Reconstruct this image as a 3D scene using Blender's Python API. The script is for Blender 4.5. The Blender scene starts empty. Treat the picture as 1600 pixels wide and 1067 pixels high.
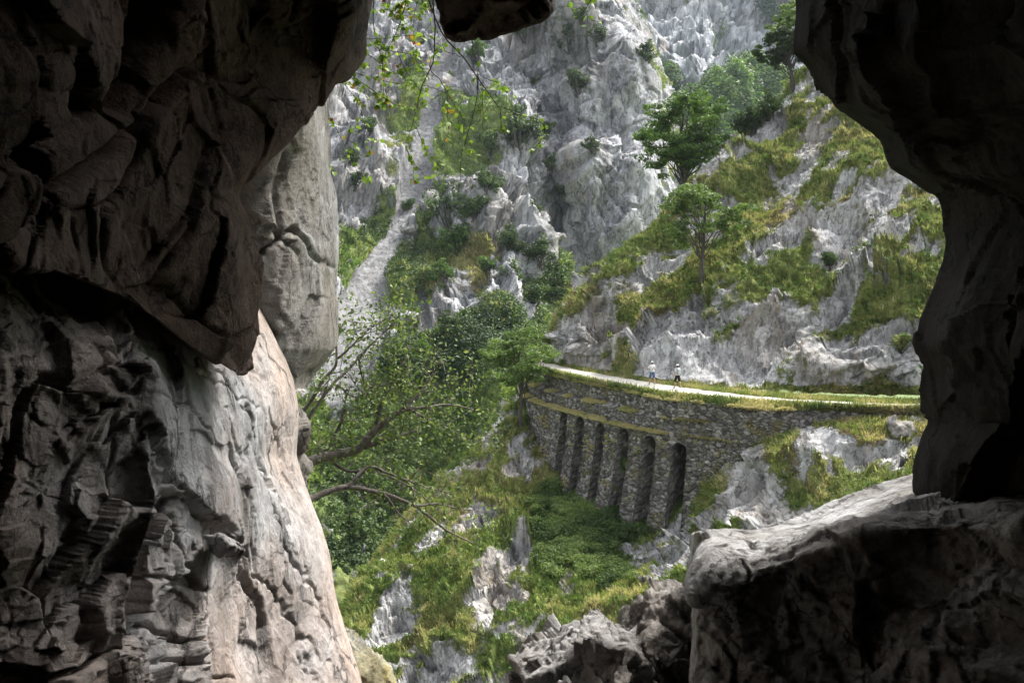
import bpy, math, random
import numpy as np
from mathutils import Vector, Matrix
random.seed(7); RNG = np.random.default_rng(7)
R = math.radians
scene = bpy.context.scene
COL = scene.collection

# ------------------------------------------------------------------ camera
F = 1244.4                      # focal length in photo pixels (28 mm on 36 mm, 1600 px)
PITCH = math.atan(113.5 / F)
cam = bpy.data.cameras.new('camera'); cam.lens = 28; cam.sensor_width = 36
cam.clip_start = 0.02; cam.clip_end = 6000
cob = bpy.data.objects.new('camera', cam); COL.objects.link(cob)
cob.location = (0, 0, 0); cob.rotation_euler = (R(90) - PITCH, 0, 0)
scene.camera = cob
scene.render.resolution_x = 1024; scene.render.resolution_y = 682

# ------------------------------------------------------------------ light
HAZE = 0.00008
SUN_EL, SUN_AZ = 55, 51        # azimuth east of the viewing direction
w = bpy.data.worlds.new('World'); scene.world = w; w.use_nodes = True
nt = w.node_tree; bg = nt.nodes['Background']
sky = nt.nodes.new('ShaderNodeTexSky'); sky.sky_type = 'NISHITA'; sky.sun_disc = False
sky.sun_elevation = R(SUN_EL); sky.sun_rotation = R(SUN_AZ); sky.dust_density = 5; sky.air_density = 1
hs = nt.nodes.new('ShaderNodeHueSaturation'); hs.inputs['Saturation'].default_value = 0.22
nt.links.new(sky.outputs[0], hs.inputs['Color']); nt.links.new(hs.outputs[0], bg.inputs[0])
bg.inputs[1].default_value = 0.15
sd = bpy.data.lights.new('sun', 'SUN'); sd.energy = 2.0; sd.angle = R(13); sd.color = (1, .95, .88)
so = bpy.data.objects.new('sun', sd); COL.objects.link(so)
sdir = Vector((math.sin(R(SUN_AZ)) * math.cos(R(SUN_EL)), math.cos(R(SUN_AZ)) * math.cos(R(SUN_EL)), math.sin(R(SUN_EL))))
so.rotation_euler = sdir.to_track_quat('Z', 'Y').to_euler()
scene.view_settings.view_transform = 'Standard'; scene.view_settings.look = 'None'
scene.view_settings.exposure = 1.62; scene.view_settings.gamma = 1
scene.cycles.volume_bounces = 1; scene.cycles.max_bounces = 6; scene.cycles.diffuse_bounces = 3

# ------------------------------------------------------------------ helpers
ca, sa = math.cos(PITCH), math.sin(PITCH)
def P(px, py, Y):
    u = (px - 800) / F; v = -(py - 533.5) / F
    dy = ca + v * sa
    return np.array([u / dy * Y, Y, (-sa + v * ca) / dy * Y])
def PZ(px, py, z):
    v = -(py - 533.5) / F
    return P(px, py, z * (ca + v * sa) / (-sa + v * ca))
def proj(p):
    d = p[..., 1] * ca - p[..., 2] * sa
    d = np.where(np.abs(d) < 1e-4, 1e-4, d)
    return 800 + F * p[..., 0] / d, 533.5 - F * (p[..., 1] * sa + p[..., 2] * ca) / d, d

def hsh(x, y, z, s):
    h = (x.astype(np.int64) * 374761393 + y.astype(np.int64) * 668265263 + z.astype(np.int64) * 2147483647 + s * 974711) & 0xffffffff
    h = ((h ^ (h >> 13)) * 1274126177) & 0xffffffff
    h = ((h ^ (h >> 16)) * 2246822519) & 0xffffffff
    return (h ^ (h >> 15)) & 0xffffffff
GR = np.array([[1,1,0],[-1,1,0],[1,-1,0],[-1,-1,0],[1,0,1],[-1,0,1],[1,0,-1],[-1,0,-1],[0,1,1],[0,-1,1],[0,1,-1],[0,-1,-1],[1,1,0],[-1,1,0],[0,-1,1],[0,-1,-1]], float)
def perlin(p, s=0):
    i = np.floor(p); f = p - i; u = f * f * f * (f * (f * 6 - 15) + 10); i = i.astype(np.int64); out = 0
    for dx in (0, 1):
        for dy in (0, 1):
            for dz in (0, 1):
                g = GR[hsh(i[:, 0] + dx, i[:, 1] + dy, i[:, 2] + dz, s) & 15]
                dd = g[:, 0] * (f[:, 0] - dx) + g[:, 1] * (f[:, 1] - dy) + g[:, 2] * (f[:, 2] - dz)
                wt = (u[:, 0] if dx else 1 - u[:, 0]) * (u[:, 1] if dy else 1 - u[:, 1]) * (u[:, 2] if dz else 1 - u[:, 2])
                out = out + wt * dd
    return out
def fbm(p, o=4, s=0, g=.5):
    a = 1; t = 0; q = p
    for k in range(o):
        t = t + a * perlin(q, s + k); q = q * 2.03 + 17.3; a *= g
    return t
def cells(p, s=0, tilt=.8, off=.9):
    """fractured blocks: every Voronoi cell has its own tilted plane; returns height, edge distance, cell random"""
    i = np.floor(p).astype(np.int64); n = len(p)
    b1 = np.full(n, 9.); b2 = np.full(n, 9.); H = np.zeros(n); RN = np.zeros(n)
    for dx in (-1, 0, 1):
        for dy in (-1, 0, 1):
            for dz in (-1, 0, 1):
                c0, c1, c2 = i[:, 0] + dx, i[:, 1] + dy, i[:, 2] + dz
                h = hsh(c0, c1, c2, s)
                rx = (h & 1023) / 1023.; ry = ((h >> 10) & 1023) / 1023.; rz = ((h >> 20) & 1023) / 1023.
                vx = p[:, 0] - c0 - rx; vy = p[:, 1] - c1 - ry; vz = p[:, 2] - c2 - rz
                d = vx * vx + vy * vy + vz * vz
                m = d < b1
                b2 = np.where(m, b1, np.minimum(b2, d)); b1 = np.where(m, d, b1)
                k = (h * 2654435761 >> 7) & 0xffffff
                gx = (k & 255) / 127.5 - 1; gy = ((k >> 8) & 255) / 127.5 - 1; gz = ((k >> 16) & 255) / 127.5 - 1
                H = np.where(m, tilt * (gx * vx + gy * vy + gz * vz) + (rx - .5) * off, H); RN = np.where(m, ry, RN)
    return H, np.sqrt(b2) - np.sqrt(b1), RN
def frame(dip, strike, st=(1, 1, 1)):
    """bedding frame: rotates then stretches coordinates so blocks become slabs"""
    m = Matrix.Rotation(R(strike), 3, 'Z') @ Matrix.Rotation(R(dip), 3, 'Y')
    return np.array(m) / np.array(st)[None, :]
def rock(p, L, M, s=0, o=3, warp=.14, tilt=.85, off=.5):
    q = (p @ M) / L
    q = q + warp * np.stack([fbm(q * 1.3 + 5, 3, s + 31), fbm(q * 1.3 + 9, 3, s + 32), fbm(q * 1.3 + 13, 3, s + 33)], 1)
    t = 0; a = 1; k = 1.
    for j in range(o):
        h, e, rn = cells(q * k + 1.7 * j, s + j * 7, tilt, off)
        t = t + a * (h - .22 * np.exp(-(e / .035) ** 2) * (rn > .6))
        if j == 0: rn0 = rn
        a *= .36; k *= 2.3
    return t * L, rn0

def crom(A, n, axis=0):
    """Catmull-Rom resample of control array along axis; n = samples per span (int or list)"""
    A = np.moveaxis(np.asarray(A, float), axis, 0); m = len(A)
    ns = [n] * (m - 1) if np.isscalar(n) else list(n)
    E = np.concatenate([[2 * A[0] - A[1]], A, [2 * A[-1] - A[-2]]]); out = []
    for i in range(m - 1):
        t = np.arange(ns[i]) / ns[i]
        if i == m - 2: t = np.append(t, 1.)
        t = t.reshape((-1,) + (1,) * (A.ndim - 1))
        a, b, c, d = E[i], E[i + 1], E[i + 2], E[i + 3]
        cr = .5 * (2 * b + (c - a) * t + (2 * a - 5 * b + 4 * c - d) * t * t + (3 * b - a - 3 * c + d) * t ** 3)
        li = b + (c - b) * t
        out.append(.6 * cr + .4 * li)
    return np.moveaxis(np.concatenate(out), 0, axis)
def auto(A, axis, total, lo=2):
    d = np.linalg.norm(np.diff(np.asarray(A, float), axis=axis), axis=-1)
    d = d.max(axis=1 - axis) if d.ndim == 2 else d
    return [max(lo, int(round(total * x / d.sum()))) for x in d]

def mesh_from(V, Fc, name, smooth=True, attrs=None):
    me = bpy.data.meshes.new(name); V = np.ascontiguousarray(V, np.float32); Fc = np.ascontiguousarray(Fc, np.int32)
    k = Fc.shape[1]
    me.vertices.add(len(V)); me.vertices.foreach_set('co', V.ravel())
    me.loops.add(Fc.size); me.loops.foreach_set('vertex_index', Fc.ravel())
    me.polygons.add(len(Fc)); me.polygons.foreach_set('loop_start', np.arange(0, Fc.size, k, dtype=np.int32))
    me.polygons.foreach_set('loop_total', np.full(len(Fc), k, np.int32))
    me.polygons.foreach_set('use_smooth', np.full(len(Fc), smooth, bool))
    me.update(calc_edges=True)
    if attrs:
        for nm, a in attrs.items():
            if a.ndim == 2:
                at = me.attributes.new(nm, 'FLOAT_COLOR', 'POINT'); at.data.foreach_set('color', np.ascontiguousarray(a, np.float32).ravel())
            else:
                at = me.attributes.new(nm, 'FLOAT', 'POINT'); at.data.foreach_set('value', np.ascontiguousarray(a, np.float32))
    return me
def tag(o, label=None, cat=None, group=None, kind=None):
    if label: o['label'] = label
    if cat: o['category'] = cat
    if group: o['group'] = group
    if kind: o['kind'] = kind
    return o
def link(name, me, mat=None, parent=None):
    o = bpy.data.objects.new(name, me); COL.objects.link(o)
    if mat is not None: me.materials.clear(); me.materials.append(mat)
    if parent is not None: o.parent = parent
    return o
def empty(name, loc):
    o = bpy.data.objects.new(name, None); COL.objects.link(o); o.location = loc; o.empty_display_size = .2
    return o
def gridf(m, n):
    a = np.arange(m * n).reshape(m, n)
    return np.stack([a[:-1, :-1], a[:-1, 1:], a[1:, 1:], a[1:, :-1]], -1).reshape(-1, 4)
def normals(G):
    du = np.gradient(G, axis=1); dv = np.gradient(G, axis=0)
    n = np.cross(du, dv); return n / (np.linalg.norm(n, axis=-1, keepdims=True) + 1e-9)
def smooth01(x, a, b):
    t = np.clip((x - a) / (b - a), 0, 1); return t * t * (3 - 2 * t)
def blobs(px, py, L):
    t = np.zeros_like(px)
    for (x, y, rx, ry, ang, wt) in L:
        c, s_ = math.cos(R(ang)), math.sin(R(ang)); dx = px - x; dy = py - y
        a = (dx * c - dy * s_) / rx; b = (dx * s_ + dy * c) / ry      # ang: counter-clockwise on the picture
        t = t + wt * np.exp(-(a * a + b * b))
    return t
def polydist(px, py, pts):
    d = np.full(px.shape, 1e9)
    for (x0, y0), (x1, y1) in zip(pts[:-1], pts[1:]):
        vx, vy = x1 - x0, y1 - y0; t = np.clip(((px - x0) * vx + (py - y0) * vy) / (vx * vx + vy * vy + 1e-9), 0, 1)
        d = np.minimum(d, np.hypot(px - x0 - t * vx, py - y0 - t * vy))
    return d
def poly3(rows):
    return np.array([[P(*q) if len(q) == 3 else np.array(q[:3], float) for q in r] for r in rows])

# ------------------------------------------------------------------ materials
class NT:
    def __init__(s, name):
        s.m = bpy.data.materials.new(name); s.m.use_nodes = True; s.t = s.m.node_tree; s.b = s.t.nodes['Principled BSDF']
        s.b.inputs['Roughness'].default_value = .9; s.b.inputs['Specular IOR Level'].default_value = .25
        s.pos = s.t.nodes.new('ShaderNodeNewGeometry').outputs['Position']
    def n(s, ty, **kw):
        q = s.t.nodes.new(ty)
        for k, v in kw.items():
            if k in q.inputs: s.put(q.inputs[k], v)
            else: setattr(q, k, v)
        return q
    def put(s, inp, v):
        if isinstance(v, bpy.types.NodeSocket): s.t.links.new(v, inp)
        else: inp.default_value = v
    def map(s, vec, scale=(1, 1, 1), rot=(0, 0, 0)):
        return s.n('ShaderNodeMapping', Vector=vec, Scale=scale, Rotation=[R(a) for a in rot]).outputs[0]
    def noise(s, vec, sc, det=6, rough=.6, dist=0):
        return s.n('ShaderNodeTexNoise', Vector=vec, Scale=sc, Detail=det, Roughness=rough, Distortion=dist).outputs[0]
    def vor(s, vec, sc, feat='F1', out='Distance', rnd=1):
        q = s.n('ShaderNodeTexVoronoi', feature=feat); s.put(q.inputs['Vector'], vec); q.inputs['Scale'].default_value = sc
        q.inputs['Randomness'].default_value = rnd
        return q.outputs[out]
    def ramp(s, f, stops, interp='LINEAR'):
        q = s.n('ShaderNodeValToRGB'); s.put(q.inputs[0], f); e = q.color_ramp.elements; q.color_ramp.interpolation = interp
        while len(e) > 1: e.remove(e[-1])
        for i, (p, c) in enumerate(stops):
            k = e[0] if i == 0 else e.new(p)
            k.position = p; k.color = (c, c, c, 1) if np.isscalar(c) else (*c, 1)
        return q.outputs[0]
    def math(s, op, a, b=0.):
        q = s.n('ShaderNodeMath', operation=op); s.put(q.inputs[0], a); s.put(q.inputs[1], b); return q.outputs[0]
    def mix(s, f, a, b, bt='MIX'):
        q = s.n('ShaderNodeMix', data_type='RGBA', blend_type=bt); s.put(q.inputs[0], f)
        for i, v in ((6, a), (7, b)):
            if isinstance(v, bpy.types.NodeSocket): s.t.links.new(v, q.inputs[i])
            else: q.inputs[i].default_value = (v, v, v, 1) if np.isscalar(v) else (*v, 1)
        return q.outputs[2]
    def attr(s, nm, out='Fac'):
        return s.n('ShaderNodeAttribute', attribute_name=nm).outputs[out]
    def bump(s, h, dist, st=1., nrm=None):
        q = s.n('ShaderNodeBump', Height=h, Distance=dist, Strength=st)
        if nrm is not None: s.t.links.new(nrm, q.inputs['Normal'])
        return q.outputs[0]
    def done(s, col, nrm=None):
        s.put(s.b.inputs['Base Color'], col)
        if nrm is not None: s.put(s.b.inputs['Normal'], nrm)
        return s.m

def rock_nodes(t, vec, S, dark, mid, light, warm, rot=(0, 0, 0), st=(1, 1, 1)):
    """limestone colour + height; S = size in metres of the main features"""
    v = t.map(vec, st, rot)
    n1 = t.noise(v, .5 / S, 8, .62, .6); n2 = t.noise(v, 3. / S, 8, .7, .3); n3 = t.noise(v, .13 / S, 4, .6)
    f = t.math('ADD', t.math('MULTIPLY', n1, .5), t.math('MULTIPLY', n2, .5))
    c = t.ramp(f, [(.33, dark), (.45, mid), (.56, light), (.7, [min(1, x * 1.15) for x in light])])
    c = t.mix(t.ramp(n3, [(.48, 0), (.68, .75)]), c, warm)
    cn = t.math('ABSOLUTE', t.math('SUBTRACT', t.noise(v, .8 / S, 7, .55, .4), .5)); cn2 = t.math('ABSOLUTE', t.math('SUBTRACT', t.noise(v, 2.3 / S, 6, .5, .2), .47))
    crk = t.math('MINIMUM', t.ramp(cn, [(0, 0), (.014, 1)]), t.ramp(cn2, [(0, .35), (.012, 1)]))
    c = t.mix(t.math('MULTIPLY', t.math('SUBTRACT', 1., crk), .75), c, [x * .6 for x in dark])
    h = t.math('ADD', t.math('MULTIPLY', n2, .7), t.math('MULTIPLY', crk, .25))
    h = t.math('ADD', h, t.math('MULTIPLY', t.noise(v, 14. / S, 5, .7), .25))
    return c, h
def terrain_mat(name, S, rc, gc, scree=None, rot=(0, 0, 0), st=(1, 1, 1), bd=None):
    t = NT(name); c, h = rock_nodes(t, t.pos, S, *rc, rot=rot, st=st)
    sk = t.noise(t.map(t.pos, (1, 1, .16)), 1.1 / S, 7, .65); c = t.mix(1., c, t.ramp(sk, [(.32, .5), (.48, 1.), (.7, 1.2)]), 'MULTIPLY')
    c = t.mix(t.ramp(t.noise(t.map(t.pos, (1, 1, .12)), .5 / S, 5, .6), [(.6, 0), (.7, .5)]), c, (.33, .24, .15))
    a = t.n('ShaderNodeAttribute', attribute_name='mask'); sep = t.n('ShaderNodeSeparateColor'); t.t.links.new(a.outputs['Color'], sep.inputs[0])
    G, SC, DR = sep.outputs[0], sep.outputs[1], sep.outputs[2]
    gn = t.noise(t.pos, 1.7 / S, 8, .7); gn2 = t.noise(t.pos, .45 / S, 4, .6)
    g1 = t.ramp(gn, [(.3, gc[0]), (.5, gc[1]), (.68, gc[2])])
    dry = t.ramp(gn, [(.32, (.07, .055, .025)), (.5, (.17, .135, .06)), (.7, (.3, .25, .12))])
    g = t.mix(t.ramp(t.math('ADD', DR, t.math('MULTIPLY', t.math('SUBTRACT', gn2, .5), .8)), [(.3, 0), (.7, 1)]), g1, dry)
    gm = t.ramp(t.math('ADD', G, t.math('MULTIPLY', t.math('SUBTRACT', t.noise(t.pos, 2.2 / S, 8, .8), .5), 1.3)), [(.44, 0), (.56, 1)])
    if scree:
        scn = t.vor(t.pos, 1.2, 'F1', 'Color'); sv = t.noise(t.pos, 1.2, 6, .8)
        scc = t.mix(.5, t.ramp(sv, [(.35, (.09, .09, .09)), (.6, (.3, .3, .305))]), t.ramp(scn, [(0, .08), (1, .38)]))
        c = t.mix(SC, c, scc)
    col = t.mix(gm, c, g)
    hh = t.mix(gm, h, t.math('MULTIPLY', gn, .8))
    n = t.bump(hh, bd or S * .16, 1.)
    return t.done(col, n)

GREY = ((.1, .097, .092), (.31, .305, .3), (.52, .515, .51), (.26, .22, .175))
MB = frame(-40, 20, (3.2, 1.4, .7))
M = {}
M['hill'] = terrain_mat('hill_rock', .8, GREY, ((.045, .06, .016), (.13, .15, .042), (.27, .28, .09)), rot=(0, 35, 20), st=(1, .6, .45))
M['slope'] = terrain_mat('slope_rock', .8, GREY, ((.04, .065, .016), (.12, .16, .04), (.25, .28, .08)), rot=(0, 35, 20), st=(1, .6, .45))
M['mount'] = terrain_mat('mountain_rock', 2.5, ((.11, .112, .115), (.27, .275, .285), (.46, .465, .48), (.23, .21, .18)),
                         ((.045, .075, .022), (.12, .165, .045), (.24, .28, .1)), scree=True, rot=(0, 20, 0), st=(1, .7, .45), bd=.75)
M['far'] = terrain_mat('far_rock', 9, ((.12, .13, .14), (.33, .345, .365), (.52, .54, .57), (.3, .29, .27)),
                       ((.03, .06, .02), (.07, .12, .03), (.2, .27, .08)), rot=(0, 6, 0), st=(1, .8, .28), bd=2.2)
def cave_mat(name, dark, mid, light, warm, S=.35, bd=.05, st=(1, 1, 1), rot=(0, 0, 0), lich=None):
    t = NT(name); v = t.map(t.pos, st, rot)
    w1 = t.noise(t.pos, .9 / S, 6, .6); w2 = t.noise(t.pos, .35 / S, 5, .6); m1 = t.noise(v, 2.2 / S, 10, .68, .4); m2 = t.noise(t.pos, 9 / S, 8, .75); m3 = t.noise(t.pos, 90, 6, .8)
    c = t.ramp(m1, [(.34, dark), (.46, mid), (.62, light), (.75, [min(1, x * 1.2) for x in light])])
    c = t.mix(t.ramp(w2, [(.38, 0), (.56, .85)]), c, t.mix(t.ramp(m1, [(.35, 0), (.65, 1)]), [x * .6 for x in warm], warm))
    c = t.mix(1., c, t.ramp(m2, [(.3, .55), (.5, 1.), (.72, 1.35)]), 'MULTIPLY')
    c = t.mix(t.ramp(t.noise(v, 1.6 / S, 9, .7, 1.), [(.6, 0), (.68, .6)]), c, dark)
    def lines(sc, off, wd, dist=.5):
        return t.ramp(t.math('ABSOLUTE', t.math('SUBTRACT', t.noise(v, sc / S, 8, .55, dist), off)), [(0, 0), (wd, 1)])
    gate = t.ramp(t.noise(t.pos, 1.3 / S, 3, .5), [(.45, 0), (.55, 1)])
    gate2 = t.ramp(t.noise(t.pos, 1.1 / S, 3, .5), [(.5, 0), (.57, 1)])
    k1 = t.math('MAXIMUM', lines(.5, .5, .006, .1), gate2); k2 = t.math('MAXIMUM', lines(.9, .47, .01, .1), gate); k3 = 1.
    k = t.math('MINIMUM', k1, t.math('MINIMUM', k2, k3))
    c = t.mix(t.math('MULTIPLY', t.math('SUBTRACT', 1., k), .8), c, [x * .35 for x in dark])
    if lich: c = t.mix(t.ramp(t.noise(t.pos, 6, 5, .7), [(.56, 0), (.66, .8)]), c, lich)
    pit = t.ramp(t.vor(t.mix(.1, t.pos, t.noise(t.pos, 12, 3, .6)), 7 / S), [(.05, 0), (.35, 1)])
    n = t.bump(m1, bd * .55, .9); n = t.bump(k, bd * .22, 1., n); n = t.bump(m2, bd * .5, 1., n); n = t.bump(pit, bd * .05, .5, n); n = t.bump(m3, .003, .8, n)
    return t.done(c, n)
M['cave'] = cave_mat('shaded_cave_rock', (.004, .0035, .0033), (.011, .0095, .0085), (.03, .027, .025), (.02, .014, .01))  # the unlit interior's shade is put into this near-black base colour
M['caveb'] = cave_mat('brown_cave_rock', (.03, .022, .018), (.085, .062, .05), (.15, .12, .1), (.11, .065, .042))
M['slab'] = cave_mat('lit_slab_rock', (.14, .135, .13), (.3, .3, .305), (.44, .44, .445), (.5, .39, .325), S=.5, bd=.035, rot=(0, 0, 0), st=(1, .6, .4))
M['block'] = cave_mat('grey_block_rock', (.15, .15, .15), (.34, .34, .34), (.5, .5, .5), (.3, .27, .23), S=.4, bd=.05)
M['sill'] = cave_mat('sill_rock', (.13, .125, .12), (.42, .415, .41), (.62, .62, .62), (.25, .22, .19), S=.3, bd=.07)
M['lich'] = cave_mat('lichen_rock', (.2, .2, .18), (.38, .38, .36), (.5, .5, .48), (.4, .36, .2), S=.3, bd=.05, lich=(.45, .37, .12))

def stone_mat():
    t = NT('drystone'); st = t.attr('stone'); e = t.attr('joint')
    c = t.ramp(st, [(0, (.075, .07, .063)), (.4, (.145, .137, .127)), (.8, (.235, .222, .207)), (1, (.34, .325, .305))])
    c = t.mix(1., c, t.ramp(t.noise(t.pos, 5, 6, .7), [(.3, .55), (.7, 1.4)]), 'MULTIPLY')
    c = t.mix(t.ramp(e, [(0, .85), (.22, 0)]), c, (.035, .03, .022))
    c = t.mix(t.ramp(t.noise(t.pos, .8, 6, .75), [(.55, 0), (.64, .75)]), c, (.14, .125, .05))
    return t.done(c, t.bump(t.noise(t.pos, 9, 6, .7), .06, .8))
M['stone'] = stone_mat()
def simple(name, stops, sc, bd=0, rough=.9, det=6):
    t = NT(name); n = t.noise(t.pos, sc, det, .7); t.b.inputs['Roughness'].default_value = rough
    return t.done(t.ramp(n, stops), t.bump(n, bd, .8) if bd else None)
M['path'] = simple('pale_gravel', [(.3, (.28, .265, .235)), (.6, (.42, .4, .36))], 3, .03)
M['bark'] = simple('bark', [(.3, (.035, .03, .025)), (.7, (.12, .105, .09))], 9, .03)
M['barkg'] = simple('grey_bark', [(.3, (.06, .05, .042)), (.55, (.16, .14, .125)), (.75, (.26, .25, .23))], 25, .01)
M['twig'] = simple('twig_bark', [(.3, (.02, .014, .01)), (.7, (.06, .045, .035))], 60, .002)
def leaf_mat(name, stops, trans=.35):
    t = NT(name); c = t.ramp(t.attr('lv'), stops); t.t.nodes.remove(t.b)
    d = t.n('ShaderNodeBsdfPrincipled', Roughness=.55); t.put(d.inputs['Base Color'], c); d.inputs['Specular IOR Level'].default_value = .3
    tr = t.n('ShaderNodeBsdfTranslucent'); t.put(tr.inputs[0], t.mix(1., c, (1.3, 1.4, .7), 'MULTIPLY'))
    mx = t.n('ShaderNodeMixShader'); mx.inputs[0].default_value = trans
    t.t.links.new(d.outputs[0], mx.inputs[1]); t.t.links.new(tr.outputs[0], mx.inputs[2])
    t.t.links.new(mx.outputs[0], t.t.nodes['Material Output'].inputs[0]); return t.m
M['leaf'] = leaf_mat('green_leaf', [(0, (.03, .06, .015)), (.5, (.07, .13, .03)), (1, (.14, .22, .05))])
M['leafb'] = leaf_mat('bright_leaf', [(0, (.045, .08, .02)), (.5, (.095, .15, .04)), (1, (.19, .26, .085))])
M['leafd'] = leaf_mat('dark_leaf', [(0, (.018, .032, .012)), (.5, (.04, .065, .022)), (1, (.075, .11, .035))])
M['leafn'] = leaf_mat('near_leaf', [(0, (.045, .075, .025)), (.5, (.1, .15, .05)), (.85, (.2, .25, .09)), (1, (.34, .37, .16))])
M['beech'] = leaf_mat('beech_leaf', [(0, (.11, .19, .03)), (.5, (.2, .3, .06)), (.86, (.32, .4, .09)), (.9, (.7, .42, .04)), (.94, (.28, .05, .015)), (1, (.16, .03, .01))], .3)
M['grassb'] = leaf_mat('grass_blade', [(0, (.05, .09, .028)), (.35, (.125, .18, .055)), (.7, (.27, .27, .115)), (1, (.47, .4, .26))], .4)
M['fern'] = leaf_mat('fern_green', [(0, (.045, .08, .022)), (.5, (.11, .165, .05)), (1, (.21, .28, .09))], .4)
M['scrub'] = leaf_mat('scrub_leaf', [(0, (.03, .055, .018)), (.5, (.06, .1, .03)), (1, (.12, .18, .05))], .2)

# ------------------------------------------------------------------ generic terrain sheet
SHEETS = {}
def sheet(name, C, nu, nv, disp, mask, mat, smooth=True, flip=False, edge=None, ew=28, ek=.8, **tags):
    C = np.asarray(C, float)
    G = crom(crom(C, auto(C, 0, nv), 0), auto(C, 1, nu), 1)
    m, n = G.shape[:2]; N = normals(G)
    if flip: N = -N
    p = G.reshape(-1, 3); N = N.reshape(-1, 3); px, py, _ = proj(p)
    mk = mask(p, px, py) if mask else None
    D, mk = disp(p, N, px, py, mk)
    if edge is not None: D = D * (1 - ek * np.exp(-(polydist(px, py, edge) / ew) ** 2))
    V = p + N * D[:, None] if D.ndim == 1 else p + D
    at = {'mask': mk} if mk is not None else None
    f = gridf(m, n)
    if flip: f = f[:, ::-1]
    o = link(name, mesh_from(V, f, name, smooth, at), mat); tag(o, **tags)
    SHEETS[name] = (V, N, mk, proj(V))
    return o
def at_px(name, px, py, near=False):
    V, N, mk, (vx, vy, d) = SHEETS[name]
    q = np.hypot(vx - px, vy - py); k = np.where(q < q.min() + 4)[0]
    j = k[np.argmin(d[k])]; return V[j]
def col4(g, s=None, d=None):
    z = np.zeros_like(g)
    return np.stack([g, z if s is None else s, z if d is None else d, z + 1], 1)

# ================================================================== HILLSIDE
sil = [(864,566,71),(857,525,71.5),(884,480,73),(930,422,74),(995,368,77),(1058,300,80),(1128,232,84),(1190,176,88),(1274,106,96),(1350,40,104),(1450,-40,114)]
right = [(1500,618,48.8),(1500,560,50),(1500,490,52.5),(1500,420,56.5),(1500,340,61.5),(1500,260,67),(1500,170,74),(1500,80,82),(1500,0,90),(1520,-80,98),(1560,-150,108)]
foot = [(900,573),(960,584),(1040,597),(1100,604),(1200,611),(1300,615),(1400,617)]
rows = []
for k, (s_, r_) in enumerate(zip(sil, right)):
    S0 = P(*s_); row = [S0 + np.array([9, 22, -9 if k > 1 else -1.]), S0 + np.array([2.2, 7, -3.0 if k > 1 else -.5]), S0]
    for j in range(7):
        if k == 0: row.append(PZ(*foot[j], -8.45))
        else:
            t = (j + 1) / 8; b = math.sin(t * math.pi)
            x = s_[0] + (r_[0] - s_[0]) * t; y = s_[1] + (r_[1] - s_[1]) * t
            Y = s_[2] + (r_[2] - s_[2]) * t ** .8
            row.append(P(x, y, Y))
    row.append(P(*r_)); row.append(P(r_[0] + 350, r_[1], r_[2] - 5)); rows.append(row)
hill_rocks = [(920,510,60,35,40,-.9),(1000,560,120,50,10,-.8),(1130,570,160,55,0,-.9),(1300,560,130,55,10,-.75),(1420,560,60,60,0,-.7),(1400,420,35,60,-20,-.5),
  (1310,375,48,62,-15,-1.1),(1245,350,35,25,50,-.6),(1385,310,20,38,-20,-.8),(1180,400,34,30,10,-.9),(1105,460,50,28,20,-.7),(1200,500,60,40,0,-.6),(1260,470,30,40,20,-.5),
  (1160,230,75,16,48,-.8),(1220,170,70,17,48,-.75),(1250,240,60,20,40,-.6),(1285,130,30,35,0,-.5),(1090,340,45,18,45,-.5),(1030,380,50,9,45,-.5),
  (1000,410,30,14,45,-.4),(1440,350,25,40,0,-.4),(1340,440,50,22,20,-.5),
  (1330,230,75,45,10,.7),(1200,310,70,35,30,.55),(1320,500,100,17,22,.9),(1400,470,60,22,25,.6),(1130,425,80,22,15,.8),(1000,470,90,26,25,.7),(960,420,60,18,45,.6),
  (1250,130,30,10,45,.5),(1420,260,40,30,0,.5),(1080,495,60,14,15,.3),(1250,420,30,30,0,.4),(900,480,20,50,-35,.3),(1440,420,40,20,0,.5)]
MH = frame(-38, 20, (1.25, 1.0, .6))
def hill_mask(p, px, py):
    g = .65 + .55 * blobs(px, py, hill_rocks) + .5 * fbm((p @ MB) * .45, 6, 3, .6) + .3 * fbm(p * .22, 3, 13)
    g = np.where(py > 606 - 0.02 * (1500 - px), 0.8, g)
    dry = .34 + .55 * fbm(p * .12, 3, 8)
    return col4(g, None, dry)
def hill_disp(p, N, px, py, mk):
    r1, rn = rock(p, 4.2, MH, 11, 5)
    lo = fbm(p / 9, 3, 5) * 1.6
    rk = smooth01(-mk[:, 0], -.62, -.38)
    foot_ = smooth01(p[:, 2], -8.4, -6.5)
    bl = blobs(px, py, [(1310,375,40,55,-15,1.6),(1180,400,30,28,10,1.0),(1385,310,16,32,-20,.9),(920,510,50,28,40,.9),(1240,360,30,18,50,.8),(1115,470,38,20,20,.9)])
    D = lo * foot_ + (r1 * .55 + .2) * (.3 + .7 * rk) * (.25 + .75 * foot_) + (1 - rk) * .4 * fbm(p * 1.5, 4, 77, .6) + bl * .8
    mk = mk.copy(); mk[:, 0] = mk[:, 0] - .3 * np.clip(r1 * .7, -1, 1.2) * (py < 600)
    return -D * 1., mk
C = np.array(rows)
sheet('hillside', C, 760, 620, lambda p, N, px, py, mk: hill_disp(p, N, px, py, mk), hill_mask, M['hill'], kind='structure')

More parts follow.
